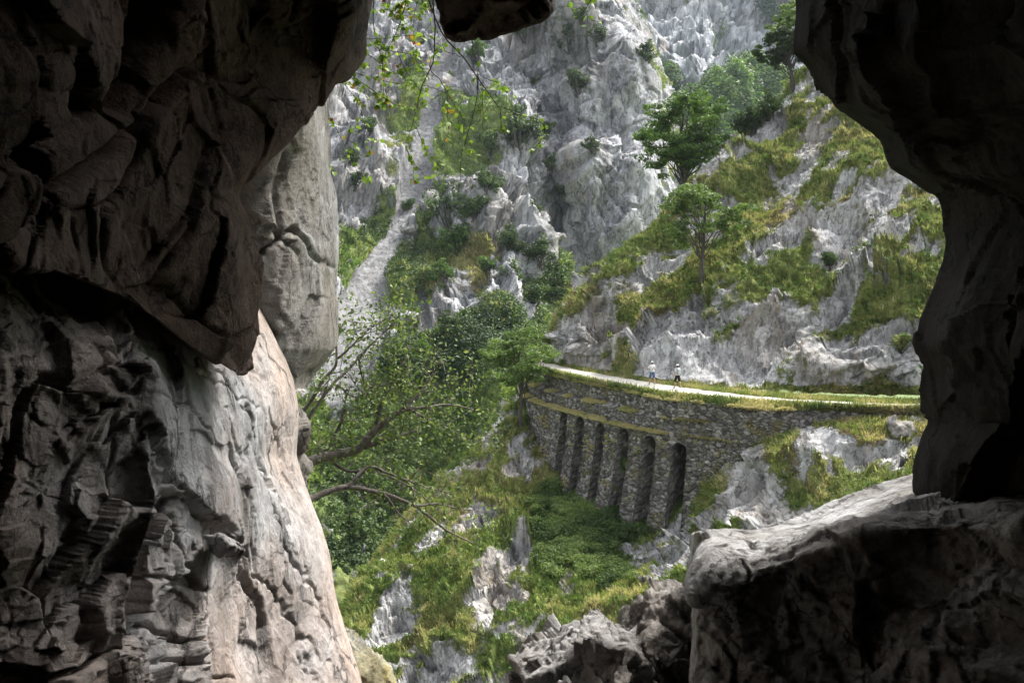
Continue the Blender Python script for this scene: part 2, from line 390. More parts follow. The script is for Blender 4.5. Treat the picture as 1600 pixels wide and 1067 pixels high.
# ================================================================== LOWER SLOPE
L = [
 [(812,592,73),(850,640,70),(890,728,66.5),(935,755,63),(1000,782,59.5),(1062,762,57.5),(1110,720,55),(1170,690,53.5),(1250,656,52.5),(1350,647,50.6),(1480,648,49.5),(1750,650,47)],
 [(790,636,69.5),(838,690,66),(880,752,62),(935,783,58.8),(1000,810,55.6),(1065,790,53.5),(1112,748,51.6),(1172,704,50.2),(1250,680,49.2),(1350,664,48.5),(1480,664,47.5),(1750,665,45)],
 [(748,700,66),(800,742,62),(870,800,57.5),(935,832,55),(1000,850,52),(1060,840,49.5),(1130,790,47.5),(1200,750,46.5),(1280,725,46),(1370,716,45.5),(1480,712,45),(1750,720,42)],
 [(692,745,62),(760,790,58.5),(830,840,54.5),(900,870,52),(970,890,49.5),(1050,890,46),(1130,860,43.5),(1200,830,42.5),(1290,800,42),(1380,790,41.5),(1480,780,41),(1750,790,38)],
 [(640,795,58),(710,840,55),(790,890,51),(870,920,48.5),(950,940,46),(1040,950,42.5),(1120,940,39.5),(1210,920,38),(1300,900,37.5),(1400,890,37),(1500,880,36),(1750,880,34)],
 [(600,845,55),(670,890,52),(750,940,48.5),(840,975,45.5),(930,990,43),(1030,1010,39),(1120,1020,36),(1210,1010,34),(1300,1000,33),(1400,990,32),(1500,980,31),(1750,980,30)],
 [(565,900,52),(640,945,49.5),(720,990,46),(810,1030,43),(910,1050,40),(1020,1080,36),(1130,1100,32.5),(1210,1100,31),(1300,1100,30),(1400,1100,29),(1500,1100,28),(1750,1100,27)],
 [(540,950,50),(610,1000,47),(690,1050,43.5),(790,1090,40.5),(900,1120,37),(1020,1160,33),(1130,1190,30),(1210,1200,28),(1300,1200,27),(1400,1200,26),(1500,1200,25),(1750,1200,24)],
 [(520,1010,47),(590,1070,43.5),(680,1130,39.5),(790,1170,36.5),(900,1210,33),(1020,1260,29),(1130,1300,26),(1210,1300,25),(1300,1300,24),(1400,1300,23),(1500,1300,22),(1750,1300,21)],
 [(480,1100,43),(560,1180,39),(680,1240,35),(790,1290,32),(900,1340,29),(1020,1400,25),(1130,1450,22),(1210,1450,21),(1300,1450,20),(1400,1450,20),(1500,1450,19),(1750,1450,18)]]
rows = []
for k, r in enumerate(L):
    S0 = P(*r[0]); rows.append([S0 + np.array([-5, 24, -34.]), S0 + np.array([-2, 7, -8.])] + [P(*q) for q in r])
slope_rocks = [(830,690,26,55,-35,-.9),(795,640,25,40,-40,-.8),(760,700,25,35,-40,-.5),(800,850,28,60,-38,-1.0),(775,930,28,45,-25,-1.0),(745,905,20,26,-30,-.5),
  (660,1010,45,40,-30,-.8),(690,1040,40,25,0,-.6),(640,940,45,20,10,-.7),(730,850,40,12,30,-.6),(620,860,24,10,30,-.3),(860,830,16,22,30,-.6),(965,845,26,24,0,-.8),
  (880,910,30,30,40,-.5),(850,985,70,20,35,-.7),(820,1030,60,30,20,-.5),(1050,850,60,60,35,-1.1),(1030,900,55,50,45,-1.0),(1110,800,60,30,45,-.9),(1180,740,40,55,-20,-1.0),
  (1270,720,50,60,-30,-1.0),(1380,720,50,50,0,-.6),(1200,810,60,35,10,-.9),(1300,790,60,30,0,-.6),(1400,690,40,30,0,-.5),(1250,680,20,25,0,-.4),(1160,690,16,22,-30,-.7),
  (920,790,90,40,-10,.9),(880,860,60,50,0,.7),(970,900,50,50,0,.7),(700,880,80,40,30,.5),(560,950,40,60,0,.6),(760,1000,60,50,0,.3),(1320,655,90,14,0,.9),(1220,680,40,18,10,.7),
  (1100,770,30,15,40,.6),(1140,830,35,12,30,.7),(1330,750,50,25,0,.5),(940,960,60,40,0,.5),(1440,650,50,20,0,.5),(840,760,40,30,0,.5),(1000,800,60,18,10,.9)]
def slope_mask(p, px, py):
    g = .72 + .6 * blobs(px, py, slope_rocks) + .5 * fbm((p @ MB) * .45, 6, 23, .6) + .3 * fbm(p * .22, 3, 33)
    dry = .28 + .45 * fbm(p * .12, 3, 28) + blobs(px, py, [(820,700,70,70,0,.35),(1250,700,200,80,0,.45),(640,850,60,60,0,.15),(900,930,50,50,0,.2),(930,790,80,40,0,-.3),(900,850,80,50,0,-.3)])
    return col4(g, None, dry)
def slope_disp(p, N, px, py, mk):
    r1, rn = rock(p, 3.6, MH, 41, 5)
    rk = smooth01(-mk[:, 0], -.62, -.38)
    D = fbm(p / 8, 3, 45) * 1.3 + (r1 * .55 + .25) * (.25 + .75 * rk) + (1 - rk) * .42 * fbm(p * 1.4, 4, 78, .6) + .5 * blobs(px, py, slope_rocks[:27]) * -.8
    mk = mk.copy(); mk[:, 0] = mk[:, 0] - .3 * np.clip(r1 * .8, -1, 1.2)
    return D, mk
sheet('lower_slope', np.array(rows), 760, 620, slope_disp, slope_mask, M['slope'], edge=[(860,690),(890,728),(935,758),(1000,784),(1060,765),(1110,722),(1170,690),(1250,664),(1350,655),(1480,655)], ew=30, ek=.85, kind='structure')

# ================================================================== GREAT MOUNTAIN (scree side and grey tower)
pys = [1100, 950, 800, 650, 560, 480, 400, 300, 200, 100, 0, -120, -300]
Yl  = [92, 98, 106, 118, 127, 140, 155, 176, 201, 230, 265, 330, 450]
Yt  = [140, 145, 152, 163, 172, 180, 187, 195, 205, 216, 229, 262, 330]
silm = [1100, 1090, 1080, 1070, 1060, 1048, 1035, 1034, 1028, 1024, 968, 925, 880]
cols = [300, 470, 540, 600, 660, 720, 770, 820]
dcol = [-30, -14, -4, 3, 5, 2, -6, 0]
rows = []
for k, py in enumerate(pys):
    row = [P(cx, py, Yl[k] * (1 + dc / 230)) for cx, dc in zip(cols, dcol)]
    fw = float(smooth01(np.array(py), 150, 330)); row[-1] = P(822 + 10 * fw * (py - 300) / 200, py, (.72 + .08 * fw) * Yl[k] + (.28 - .08 * fw) * Yt[k])
    for j, t in enumerate((.24, .5, .78)):
        row.append(P(820 + (silm[k] - 820) * t, py, Yt[k] + (14 + 1 * fw, 2, 0)[j]))
    S0 = P(silm[k], py, Yt[k] + 6); row += [S0, S0 + np.array([4, 40, -3.]), S0 + np.array([40, 110, -10.])]
    rows.append(row)
scree_line = [((700,60),10),((680,130),14),((668,190),16),((660,240),24),((650,290),26),((632,325),14),((612,360),12),((590,400),20),((575,450),34),((560,520),46),((545,570),44)]
def scree_mask(px, py):
    d = np.full(px.shape, 1e9)
    for (a, wa), (b, wb) in zip(scree_line[:-1], scree_line[1:]):
        vx, vy = b[0] - a[0], b[1] - a[1]; t = np.clip(((px - a[0]) * vx + (py - a[1]) * vy) / (vx * vx + vy * vy), 0, 1)
        d = np.minimum(d, np.hypot(px - a[0] - t * vx, py - a[1] - t * vy) / (wa + (wb - wa) * t))
    return d
mount_bl = [(560,250,60,60,-50,-.9),(540,150,60,90,-40,-.7),(620,80,45,60,-40,-.6),(530,290,40,30,0,-.5),(900,250,80,160,0,-1.3),(960,120,60,120,0,-1.2),(980,330,60,100,0,-1.1),(880,420,40,60,30,-.5),
  (830,150,50,60,30,-.7),(760,90,50,40,20,-.5),(740,150,30,30,0,-.4),(700,470,40,35,0,-1.0),(780,400,45,70,-30,-.6),(800,310,40,60,0,-.6),(690,420,20,20,0,-.4),(760,60,60,30,30,-.4),
  (560,360,45,30,30,1.0),(640,430,45,70,35,1.0),(700,250,40,70,10,.8),(640,160,14,60,-20,.6),(600,300,16,40,-30,.5),(660,400,40,60,35,.5),(610,200,16,90,-30,.5),
  (720,370,40,40,0,.6),(820,120,60,16,30,.5),(860,190,50,14,50,.6),(700,560,150,45,0,1.2),(620,650,120,70,0,.9),(760,520,80,30,0,.8),(560,780,90,80,0,.9),(850,400,22,90,-25,.8),(920,80,30,60,0,.3),
  (700,170,18,60,-10,.5),(500,640,50,50,0,.5),(620,720,40,20,0,-.7),(560,830,30,40,0,-.2)]
MM = frame(18, 0, (1, 1, 1.6)); MM2 = frame(-50, 30, (1, 1, .6))
def mount_mask(p, px, py):
    g = .47 + .55 * blobs(px, py, mount_bl) + .6 * fbm(p * .06, 5, 63)
    d = scree_mask(px, py) + .22 * fbm(p * .2, 3, 64)
    sc = smooth01(-d, -1.1, -.9)
    sc2 = smooth01(-polydist(px, py, [(658, 455), (660, 480), (668, 505)]) / 9, -1.2, -.8); sc = np.maximum(sc, sc2)
    g = g * (1 - sc)
    return col4(g, sc, .25 + .5 * fbm(p * .03, 3, 65) + blobs(px, py, [(560,370,60,40,0,-.3),(760,430,60,60,0,.3),(590,390,16,14,0,.6)]))
def mount_disp(p, N, px, py, mk):
    tower = smooth01(px, 800, 900) * smooth01(-py, -560, -420)
    r1, rn = rock(p, 11, MM2, 71, 5); r2, _ = rock(p, 9, MM, 75, 5)
    rib = fbm(p / np.array([26, 30, 60]), 4, 79)
    sc = mk[:, 1]; rk = smooth01(-mk[:, 0], -.62, -.38)
    r = r1 * (1 - tower) + r2 * tower
    D = rib * (9 + 5 * tower) * (1 - .8 * sc) + (r * (.44 + .16 * tower)) * (.3 + .7 * rk) * (1 - sc) - 2.2 * sc + sc * .35 * fbm(p * .9, 3, 80) + (1 - rk) * (1 - sc) * .8 * fbm(p * .5, 3, 81)
    mk = mk.copy(); mk[:, 0] = mk[:, 0] - (.05 * np.clip(r, -3, 4)) * (1 - sc)
    return D, mk
sheet('mountain', np.array(rows)[::-1], 900, 900, mount_disp, mount_mask, M['mount'], edge=[(x, y) for x, y in zip(silm, pys)], ew=45, ek=.75, flip=True, kind='structure')

# ================================================================== FAR MOUNTAIN
pxs = [820, 900, 975, 1005, 1050, 1100, 1150, 1200, 1260, 1330, 1450]
top = [60, 30, 6, -10, -60, -110, -120, -140, -160, -170, -200]
rows = []
for k, (t, Y) in enumerate(zip((0, .2, .4, .55, .7, .85, 1.0), (360, 400, 455, 520, 560, 590, 640))):
    rows.append([P(x, 330 + (tp - 330) * t ** .9, Y * (1 + .0004 * (x - 1100)) + 30 * math.sin(x / 40 + k)) for x, tp in zip(pxs, top)])
rows.append([P(x, 0, 640) + np.array([0, 260, 20.]) for x in pxs])
def far_mask(p, px, py):
    base = 118 - 20 * np.sin(px / 30)
    g = .5 + smooth01(py, base - 30, base + 30) * .8 - .35 + .35 * fbm(p * .014, 4, 93)
    g = g + .5 * blobs(px, py, [(1130,50,25,30,0,.8),(1200,20,40,20,-30,.8),(1010,130,30,14,0,.7),(1240,40,20,40,0,.6),(1085,150,20,35,0,-.9),(1150,200,30,60,20,-.4),(1180,240,30,40,20,-.7)])
    return col4(g, None, .1 + .5 * blobs(px, py, [(1165,140,40,8,40,1.2),(1140,165,30,8,60,.8)]))
def far_disp(p, N, px, py, mk):
    r, _ = rock(p, 30, frame(8, 0, (.7, 1, 3.0)), 95, 5)
    rk = smooth01(-mk[:, 0], -.62, -.38)
    return fbm(p / np.array([55, 80, 120]), 5, 96) * 30 + r * .5 * (.3 + .7 * rk), mk
sheet('far_mountain', np.array(rows)[::-1], 420, 380, far_disp, far_mask, M['far'], flip=True, kind='structure')
# valley ground out to the horizon
gx = np.linspace(-3000, 3000, 61); gy = np.linspace(-200, 4500, 61)
GX, GY = np.meshgrid(gx, gy); GP = np.stack([GX, GY, -75 + 0 * GX], -1).reshape(-1, 3)
GP[:, 2] += 6 * fbm(GP / 300, 3, 5) 
g_ = link('valley_ground', mesh_from(GP, gridf(61, 61), 'valley_ground', True, {'mask': col4(np.full(len(GP), .8))}), M['mount']); tag(g_, kind='structure')

# ================================================================== TRAIL
out_ = [(838,571),(860,577),(900,586),(960,598),(1040,611),(1120,619),(1200,625),(1300,630),(1420,634),(1500,636),(1700,640)]
in_ = [(850,566),(872,570),(900,577),(960,588),(1040,601),(1120,612),(1200,620),(1300,627),(1420,631),(1500,632),(1700,634)]
verge = [(838,576),(852,583),(900,595),(960,607),(1040,624),(1120,632),(1190,640),(1280,640),(1420,645),(1500,647),(1700,650)]
TZ = -8.5
A = np.array([PZ(*q, TZ) for q in out_]); B = np.array([PZ(*q, TZ) for q in in_]); Wt = np.array([PZ(*q, -9.0) for q in verge])
head_ = np.array([[6.0, 82, TZ], [3.4, 76.5, TZ]]);
A = np.vstack([head_, A]); B = np.vstack([head_ + np.array([2.2, -1.0, 0]), B]); Wt = np.vstack([head_ + np.array([-1.2, .8, -.6]), Wt])
def strip(name, a, b, zo, mat, n=30, m=10, amp=.05, mask=None, **tags):
    C = np.stack([a, b]); C = crom(C, n, 1); t = np.linspace(0, 1, m)[:, None, None]
    G = C[0][None] * (1 - t) + C[1][None] * t
    p = G.reshape(-1, 3).copy(); p[:, 2] += zo + amp * fbm(p * .8, 3, 7)
    ragged = fbm(p * 1.1, 3, 19) * .3
    o = link(name, mesh_from(p, gridf(*G.shape[:2]), name, True, {'mask': col4(np.full(len(p), 1.), None, np.clip(.55 + fbm(p * .3, 3, 4), 0, 1))}), mat)
    return tag(o, **tags)
strip('path', A, B, 0, M['path'], 24, 12, .04, kind='structure')
inner = B + np.array([1.2, 2.2, 0]); 
strip('verge_ground', B, inner, -.02, M['hill'], 24, 8, .1, kind='structure')
strip('verge_ground', A, Wt, -.03, M['hill'], 24, 8, .1, kind='structure')

# ================================================================== RETAINING WALL
wp = crom(Wt[1:11], 40, 0)                       # plan of the wall head
seg = np.linalg.norm(np.diff(wp[:, :2], axis=0), axis=1); sl = np.concatenate([[0], np.cumsum(seg)])
SL = sl[-1]
def wall_at(s):
    p = np.stack([np.interp(s, sl, wp[:, i]) for i in range(3)], -1)
    e = .8; q = np.stack([np.interp(s + e, sl, wp[:, i]) for i in range(3)], -1) - np.stack([np.interp(s - e, sl, wp[:, i]) for i in range(3)], -1)
    q = q / (np.linalg.norm(q, axis=-1, keepdims=True) + 1e-9)
    n = np.stack([q[..., 1], -q[..., 0], 0 * q[..., 0]], -1)    # outward: towards the gorge
    if np.mean(n[..., 1]) > 0: n = -n
    return p, n, q
wroot = empty('retaining_wall', tuple(wp[200])); tag(wroot, 'long curving dry stone retaining wall with six arched recesses carrying the path', 'wall')
bpy.context.view_layer.update(); winv = np.array(wroot.location)
def face_off(s, dn):
    """outward offset at depth dn below the head; two ledges that die out to the right"""
    k = smooth01(-s, -27, -20) * smooth01(s, 0, 2)
    o = .10 * dn
    o = o + k * .5 * (smooth01(dn, 1.2, 1.3) + smooth01(dn, 2.25, 2.35))
    return o + .25 * smooth01(dn, 4, 9)
# find arc positions of arches from the photo's columns
ss = np.linspace(0, SL, 3000); pp, nn, tt = wall_at(ss)
def s_for(px, dn):
    q = pp + nn * face_off(ss, np.full_like(ss, dn))[:, None]; q[:, 2] -= dn
    x, y, _ = proj(q); return ss[np.argmin(np.abs(x - px))]
def dn_for(px, py):
    best = None
    for dn in np.linspace(0, 11, 221):
        s = s_for(px, dn); p, n, _ = wall_at(np.array([s])); q = p + n * face_off(np.array([s]), np.array([dn]))[:, None]; q[:, 2] -= dn
        e = abs(proj(q)[1][0] - py)
        if best is None or e < best[0]: best = (e, dn, s)
    return best[1], best[2]
arch_px = [(870,887,640,712),(893,912,650,745),(924,943,660,765),(957,981,668,785),(996,1023,680,792),(1042,1072,691,790)]
ARCH = []
for (x0, x1, yt, yb) in arch_px:
    dt, sm = dn_for((x0 + x1) / 2 + 2, yt); db, _ = dn_for((x0 + x1) / 2, yb)
    s0 = s_for(x0 + 6, (dt + db) / 2); s1 = s_for(x1 - 1, (dt + db) / 2)
    ARCH.append((min(s0, s1), max(s0, s1), dt, db))
print('ARCH', [tuple(round(float(v), 2) for v in a) for a in ARCH], 'len', SL)
NS, ND = 1050, 210; DEP = 10.5
S_, D_ = np.meshgrid(np.linspace(0, SL, NS), np.linspace(-.05, DEP, ND))
s = S_.ravel(); dn = D_.ravel(); p, n, q = wall_at(s)
def stonework(s, dn, seed=0, sz=1.):
    u = np.stack([s / .46 / sz, dn / .24 / sz, 0 * s + 3.3 + seed], 1)
    u = u + .22 * np.stack([perlin(u * 1.1, 5), perlin(u * 1.1 + 7, 6), 0 * s], 1)
    h, e, rn = cells(u, seed, .25); return h, e, rn
h, e, rn = stonework(s, dn, 0, .85)
Vw = p + n * (face_off(s, dn) + .09 * np.clip(e / .35, 0, 1) ** .6 + .09 * h + .12 * fbm(np.stack([s * .25, dn * .25, 0 * s], 1), 3, 9))[:, None]
Vw[:, 2] -= dn
Vw[:, 2] += .12 * fbm(np.stack([s * .9, 0 * s, 0 * s], 1), 3, 4) * (dn < .3)
Fw = gridf(ND, NS); cs = s[Fw].mean(1); cd = dn[Fw].mean(1); keep = np.ones(len(Fw), bool)
for (a0, a1, dt, db) in ARCH:
    r_ = (a1 - a0) / 2; mid = (a0 + a1) / 2
    arch = (np.abs(cs - mid) < r_) & (cd > dt + r_ - np.sqrt(np.clip(r_ * r_ - (cs - mid) ** 2, 0, None)))
    keep &= ~arch
link('wall_face', mesh_from(Vw - winv, Fw[keep], 'wall_face', False, {'stone': rn, 'joint': e}), M['stone'], wroot)
for (a0, a1, dt, db) in ARCH:                                    # recess: jambs, vault and back
    r_ = (a1 - a0) / 2; mid = (a0 + a1) / 2; prof = []
    for d in np.linspace(DEP, dt + r_, 60): prof.append((a0 - .02, d))
    for t in np.linspace(math.pi, 0, 18): prof.append((mid + (r_ + .02) * math.cos(t), dt + r_ - (r_ + .02) * math.sin(t)))
    for d in np.linspace(dt + r_, DEP, 60): prof.append((a1 + .02, d))
    prof = np.array(prof); dep = np.linspace(.16, -4.2, 26)
    sp = np.tile(prof[:, 0], (26, 1)); dp = np.tile(prof[:, 1], (26, 1)); kk = np.tile(dep[:, None], (1, len(prof)))
    p, n, q = wall_at(sp.ravel()); arc = np.concatenate([[0], np.cumsum(np.linalg.norm(np.diff(prof, axis=0), axis=1))])
    h, e, rn = stonework(kk.ravel(), np.tile(arc, (26, 1)).ravel(), 3)
    inw = np.stack([mid - sp.ravel(), dp.ravel() * 0], 1); inw = np.clip(inw * 3, -1, 1)
    V = p + n * (face_off(sp.ravel(), dp.ravel()) * 1. + kk.ravel())[:, None] + q * (inw[:, 0] * .06 * h)[:, None]
    V[:, 2] -= dp.ravel()
    m2 = len(prof); f = gridf(26, m2)
    # back wall fan: ruled between the two sides
    nb = 24; b0 = len(V); L_ = V.reshape(26, m2, 3)[-1]
    half = m2 // 2; tt2 = np.linspace(0, 1, nb)[None, :, None]
    BW = L_[:half][:, None] * (1 - tt2) + L_[::-1][:half][:, None] * tt2
    V2 = np.vstack([V, BW.reshape(-1, 3)]); f2 = gridf(half, nb) + b0
    Sx = np.tile(np.linspace(0, a1 - a0, nb), (half, 1)).ravel(); Dx = np.tile(prof[:half, 1][:, None], (1, nb)).ravel()
    h2, e2, rn2 = stonework(Sx + a0, Dx, 8)
    link('arched_recess', mesh_from(V2 - winv, np.vstack([f, f2]), 'arched_recess', False, {'stone': np.append(rn, rn2), 'joint': np.append(e, e2)}), M['stone'], wroot)

# ================================================================== GRASS, FERNS, SCRUB (nobody could count them)
def blades(pts, nrm, size, per, mat, name, lean=.5, wid=.12, seed=1, lv=None, **tags):
    """tufts: 'per' narrow bent blades of 2 triangles each round every point"""
    r = np.random.default_rng(seed); n = len(pts) * per
    b = np.repeat(pts, per, 0) + r.normal(0, .35, (n, 3)) * np.repeat(size, per)[:, None] * [1, 1, .15]
    sz = np.repeat(size, per) * r.uniform(.5, 1.15, n)
    a = r.uniform(0, 2 * math.pi, n); side = np.stack([np.cos(a), np.sin(a), 0 * a], 1)
    up = np.repeat(nrm, per, 0) * .35 + np.array([0, 0, .8]) + r.normal(0, .28, (n, 3))
    fall = np.repeat(nrm, per, 0) * [1, 1, 0] * lean + np.array([0, 0, -.25 * lean])
    w_ = (sz * wid)[:, None]
    v = np.stack([b - side * w_, b + side * w_, b + up * sz[:, None] * .55 + side * w_ * .7, b + up * sz[:, None] * .8 + fall * sz[:, None]], 1)
    l = (np.repeat(lv, per) if lv is not None else np.zeros(n)) + r.normal(0, .15, n)
    i = np.arange(n)[:, None] * 4; f = np.vstack([i + [0, 1, 2], i + [0, 2, 3]])
    o = link(name, mesh_from(v.reshape(-1, 3), f, name, False, {'lv': np.repeat(np.clip(l, 0, 1), 4)}), mat)
    return tag(o, kind='stuff', **tags)
def pick(name, n, thr, seed, region=None, attr=0):
    V, N, mk, (px, py, d) = SHEETS[name]; r = np.random.default_rng(seed)
    ok = (mk[:, attr] > thr) & (px > 440) & (px < 1520) & (py > -40) & (py < 1110) & (d > 5)
    if region is not None: ok &= region(px, py)
    k = np.where(ok)[0]; k = k[r.permutation(len(k))[:n]]
    return k, V[k], N[k] * np.sign(N[k][:, 2:3] + .01), mk[k], px[k], py[k]
k, p, n, mk, px, py = pick('hillside', 60000, .55, 1)
blades(p, n, RNG.uniform(.16, .4, len(k)), 5, M['grassb'], 'hillside_grass', lv=np.clip(.27 + .6 * mk[:, 2] + .6 * fbm(p * .6, 4, 2), 0, 1), label='tufty yellow green grass growing between the rocks of the hillside above the path', cat='grass')
k, p, n, mk, px, py = pick('lower_slope', 60000, .55, 2)
blades(p, n, RNG.uniform(.15, .36, len(k)), 5, M['grassb'], 'slope_grass', lv=np.clip(.22 + .7 * mk[:, 2] + .6 * fbm(p * .6, 4, 2), 0, 1), label='green grass covering the slope below the arched wall', cat='grass')
# verge grass along the path
def along(a, b, n, z, seed):
    r = np.random.default_rng(seed); Cc = np.stack([crom(a, 40, 0), crom(b, 40, 0)]); i = r.integers(60, Cc.shape[1] - 1, n); t = r.uniform(0, 1, n)[:, None]
    q = Cc[0][i] * (1 - t) + Cc[1][i] * t; q[:, 2] += z; return q + r.normal(0, .05, (n, 3)) * [1, 1, 0]
q = np.vstack([along(A, Wt, 9000, -.05, 3), along(B, B + (inner - B) * .55, 9000, 0, 4)])
blades(q, np.tile([0, 0, 1.], (len(q), 1)), RNG.uniform(.12, .32, len(q)), 4, M['grassb'], 'verge_grass', lean=.2, lv=np.clip(.6 + .5 * fbm(q * .5, 3, 2), 0, 1), label='dry and green grass edging both sides of the pale path', cat='grass')
# grass on the ledges and head of the wall
ls = RNG.uniform(0, SL, 22000); ld = np.choose(RNG.integers(0, 3, 22000), [0.0, 1.26, 2.31]) + RNG.normal(0, .04, 22000)
keep = ((ld < .5) | (ls < 25 + RNG.normal(0, 3, 22000))) & (fbm(np.stack([ls * .5, ld, 0 * ls], 1), 3, 6) > -.08); ls, ld = ls[keep], ld[keep]
p, n, q = wall_at(ls); p = p + n * (face_off(ls, ld) + .05)[:, None]; p[:, 2] -= ld - .02
xs = RNG.uniform(0, SL * .8, 2500); xd = RNG.uniform(2.5, 9, 2500); kp = fbm(np.stack([xs * .7, xd * .7, 0 * xs], 1), 3, 16) > .22; xs, xd = xs[kp], xd[kp]
inarch = np.zeros(len(xs), bool)
for (a0, a1, dt, db) in ARCH: inarch |= (xs > a0 - .1) & (xs < a1 + .1) & (xd > dt)
xs, xd = xs[~inarch], xd[~inarch]
p2, n2, _ = wall_at(xs); p2 = p2 + n2 * (face_off(xs, xd) + .1)[:, None]; p2[:, 2] -= xd
P2 = np.vstack([p, p2]); N2 = np.vstack([n, n2])
blades(P2, N2, RNG.uniform(.1, .24, len(P2)), 6, M['grassb'], 'wall_grass', lean=.9, lv=np.clip(.9 + .3 * fbm(P2 * .5, 3, 2), 0, 1), label='straw coloured grass hanging over the ledges and joints of the stone wall', cat='grass')
# scrub cover of the mountain
def leafcloud(cent, size, r, squash=1., up=.3, out=None):
    n = len(cent); a = r.normal(0, 1, (n, 3)); a /= np.linalg.norm(a, axis=1)[:, None]; a[:, 2] = a[:, 2] * squash + up
    if out is not None: a = a + out * 1.1
    a /= np.linalg.norm(a, axis=1)[:, None]
    b = np.cross(a, r.normal(0, 1, (n, 3))); b /= np.linalg.norm(b, axis=1)[:, None]; c = np.cross(a, b)
    s_ = (size if not np.isscalar(size) else np.full(n, size))[:, None] * r.uniform(.7, 1.3, (n, 1))
    return np.stack([cent - b * s_, cent - c * s_ * .55, cent + b * s_ + a * s_ * .2, cent + c * s_ * .55], 1)
def clump_mesh(name, pts, rad, nleaf, leaf, seed, smooth=False, lv=None, flat=.8):
    r = np.random.default_rng(seed); n = len(pts) * nleaf
    d = r.normal(0, 1, (n, 3)); d /= np.linalg.norm(d, axis=1)[:, None]; d *= (r.uniform(.35, 1, (n, 1)) ** .5)
    c = np.repeat(pts, nleaf, 0) + d * np.repeat(rad, nleaf)[:, None] * [1, 1, flat]
    v = leafcloud(c, leaf if np.isscalar(leaf) else np.repeat(leaf, nleaf), r, out=d)
    l = np.repeat(r.uniform(.2, .8, len(pts)) if lv is None else lv, nleaf) + r.normal(0, .18, n)
    return mesh_from(v.reshape(-1, 3), np.arange(n * 4).reshape(n, 4), name, smooth, {'lv': np.repeat(np.clip(l, 0, 1), 4)})
k, p, n, mk, px, py = pick('mountain', 4200, .5, 5, lambda x, y: (y < 900) & (blobs(x, y, [(710,560,110,35,0,1.0),(620,680,140,90,0,.25),(560,820,70,80,0,.45),(850,400,24,90,-25,1.1),(810,330,30,60,0,.5),(870,470,25,50,0,.8),(760,500,80,40,0,.6),(700,350,40,50,0,.5),(640,420,40,80,30,.35),(870,100,40,90,0,.35),(560,340,40,50,0,.25),(980,60,30,60,-50,.6)]) > RNG.uniform(0.1, 1.3, x.shape)))
rad = RNG.uniform(.5, 1.5, len(k)) * np.where(py > 700, .8, 1)
tag(link('mountain_scrub', clump_mesh('mountain_scrub', p + [0, 0, .3], rad, 34, .24, 9, lv=np.clip(.45 + .9 * fbm(p * .06, 3, 12), 0, 1)), M['scrub']),
    'low dark green scrub and bracken blanketing the mountain beyond the gorge', 'scrub', kind='stuff')
k, p, n, mk, px, py = pick('mountain', 26000, .52, 6, lambda x, y: (y < 760))
blades(p, n, RNG.uniform(.5, 1.1, len(k)), 3, M['grassb'], 'mountain_grass', wid=.2, lv=np.clip(.22 + .7 * mk[:, 2] + .4 * fbm(p * .08, 3, 2), 0, 1), label='thin grass on the steep mountain either side of the scree', cat='grass')
k, p, n, mk, px, py = pick('lower_slope', 5200, .62, 3, lambda x, y: (blobs(x, y, [(930,800,100,42,-15,1),(880,850,60,50,0,.9),(970,890,40,40,0,.6)]) + .25 * np.sin(x / 9) * np.sin(y / 7)) > .45)
tag(link('fern_patch', clump_mesh('fern_patch', p + [0, 0, .12], RNG.uniform(.2, .55, len(k)), 42, .085, 29, lv=np.clip(.5 + .9 * fbm(p * .35, 3, 2), 0, 1), flat=.7), M['fern']),
    'lush bright green ferns and brambles at the foot of the arched wall', 'ferns', kind='stuff')
k, p, n, mk, px, py = pick('lower_slope', 1500, .5, 31); k2, p2, n2, mk2, px2, py2 = pick('hillside', 3200, .5, 32)
p = np.vstack([p, p2]); sel = fbm(p * .2, 3, 77) > -.06; p = p[sel]
tag(link('low_scrub', clump_mesh('low_scrub', p + [0, 0, .05], RNG.uniform(.1, .42, len(p)), 34, .065, 39, lv=np.clip(.4 + .9 * fbm(p * .35, 3, 2), 0, 1), flat=.6), M['leaf']),
    'low heath and bramble clumps dotted over both grassy slopes', 'scrub', kind='stuff')
# forest far up the valley
V, N, mk, (px, py, d) = SHEETS['far_mountain']
ok = np.where((mk[:, 0] > .5) & (px > 960) & (px < 1300) & (py < 260) & (py > -30))[0]
kk = RNG.permutation(ok)[:1900]; p = V[kk]
tag(link('distant_forest', clump_mesh('distant_forest', p + [0, 0, 3.], RNG.uniform(2.5, 5.5, len(p)), 90, .9, 19, lv=np.clip(RNG.uniform(-.1, 1.1, len(p)), 0, 1), flat=1.1), M['leaf']),
    'hazy beech forest covering the far slopes under the pale cliffs', 'forest', kind='stuff')

# ================================================================== TREES
def tube(pts, rad, k=7):
    pts = np.asarray(pts, float); rad = np.asarray(rad, float); n = len(pts)
    T = np.gradient(pts, axis=0); T /= np.linalg.norm(T, axis=1)[:, None] + 1e-9
    ref = np.array([.31, .87, .39]); U = np.cross(T, ref); U /= np.linalg.norm(U, axis=1)[:, None] + 1e-9; W = np.cross(T, U)
    a = np.linspace(0, 2 * math.pi, k, endpoint=False)
    V = pts[:, None] + rad[:, None, None] * (np.cos(a)[None, :, None] * U[:, None] + np.sin(a)[None, :, None] * W[:, None])
    i = np.arange(n * k).reshape(n, k); j = np.roll(i, -1, 1)
    return V.reshape(-1, 3), np.stack([i[:-1], j[:-1], j[1:], i[1:]], -1).reshape(-1, 4)
def join(parts):
    Vs, Fs, o = [], [], 0
    for v, f in parts: Vs.append(v); Fs.append(f + o); o += len(v)
    return np.vstack(Vs), np.vstack(Fs)
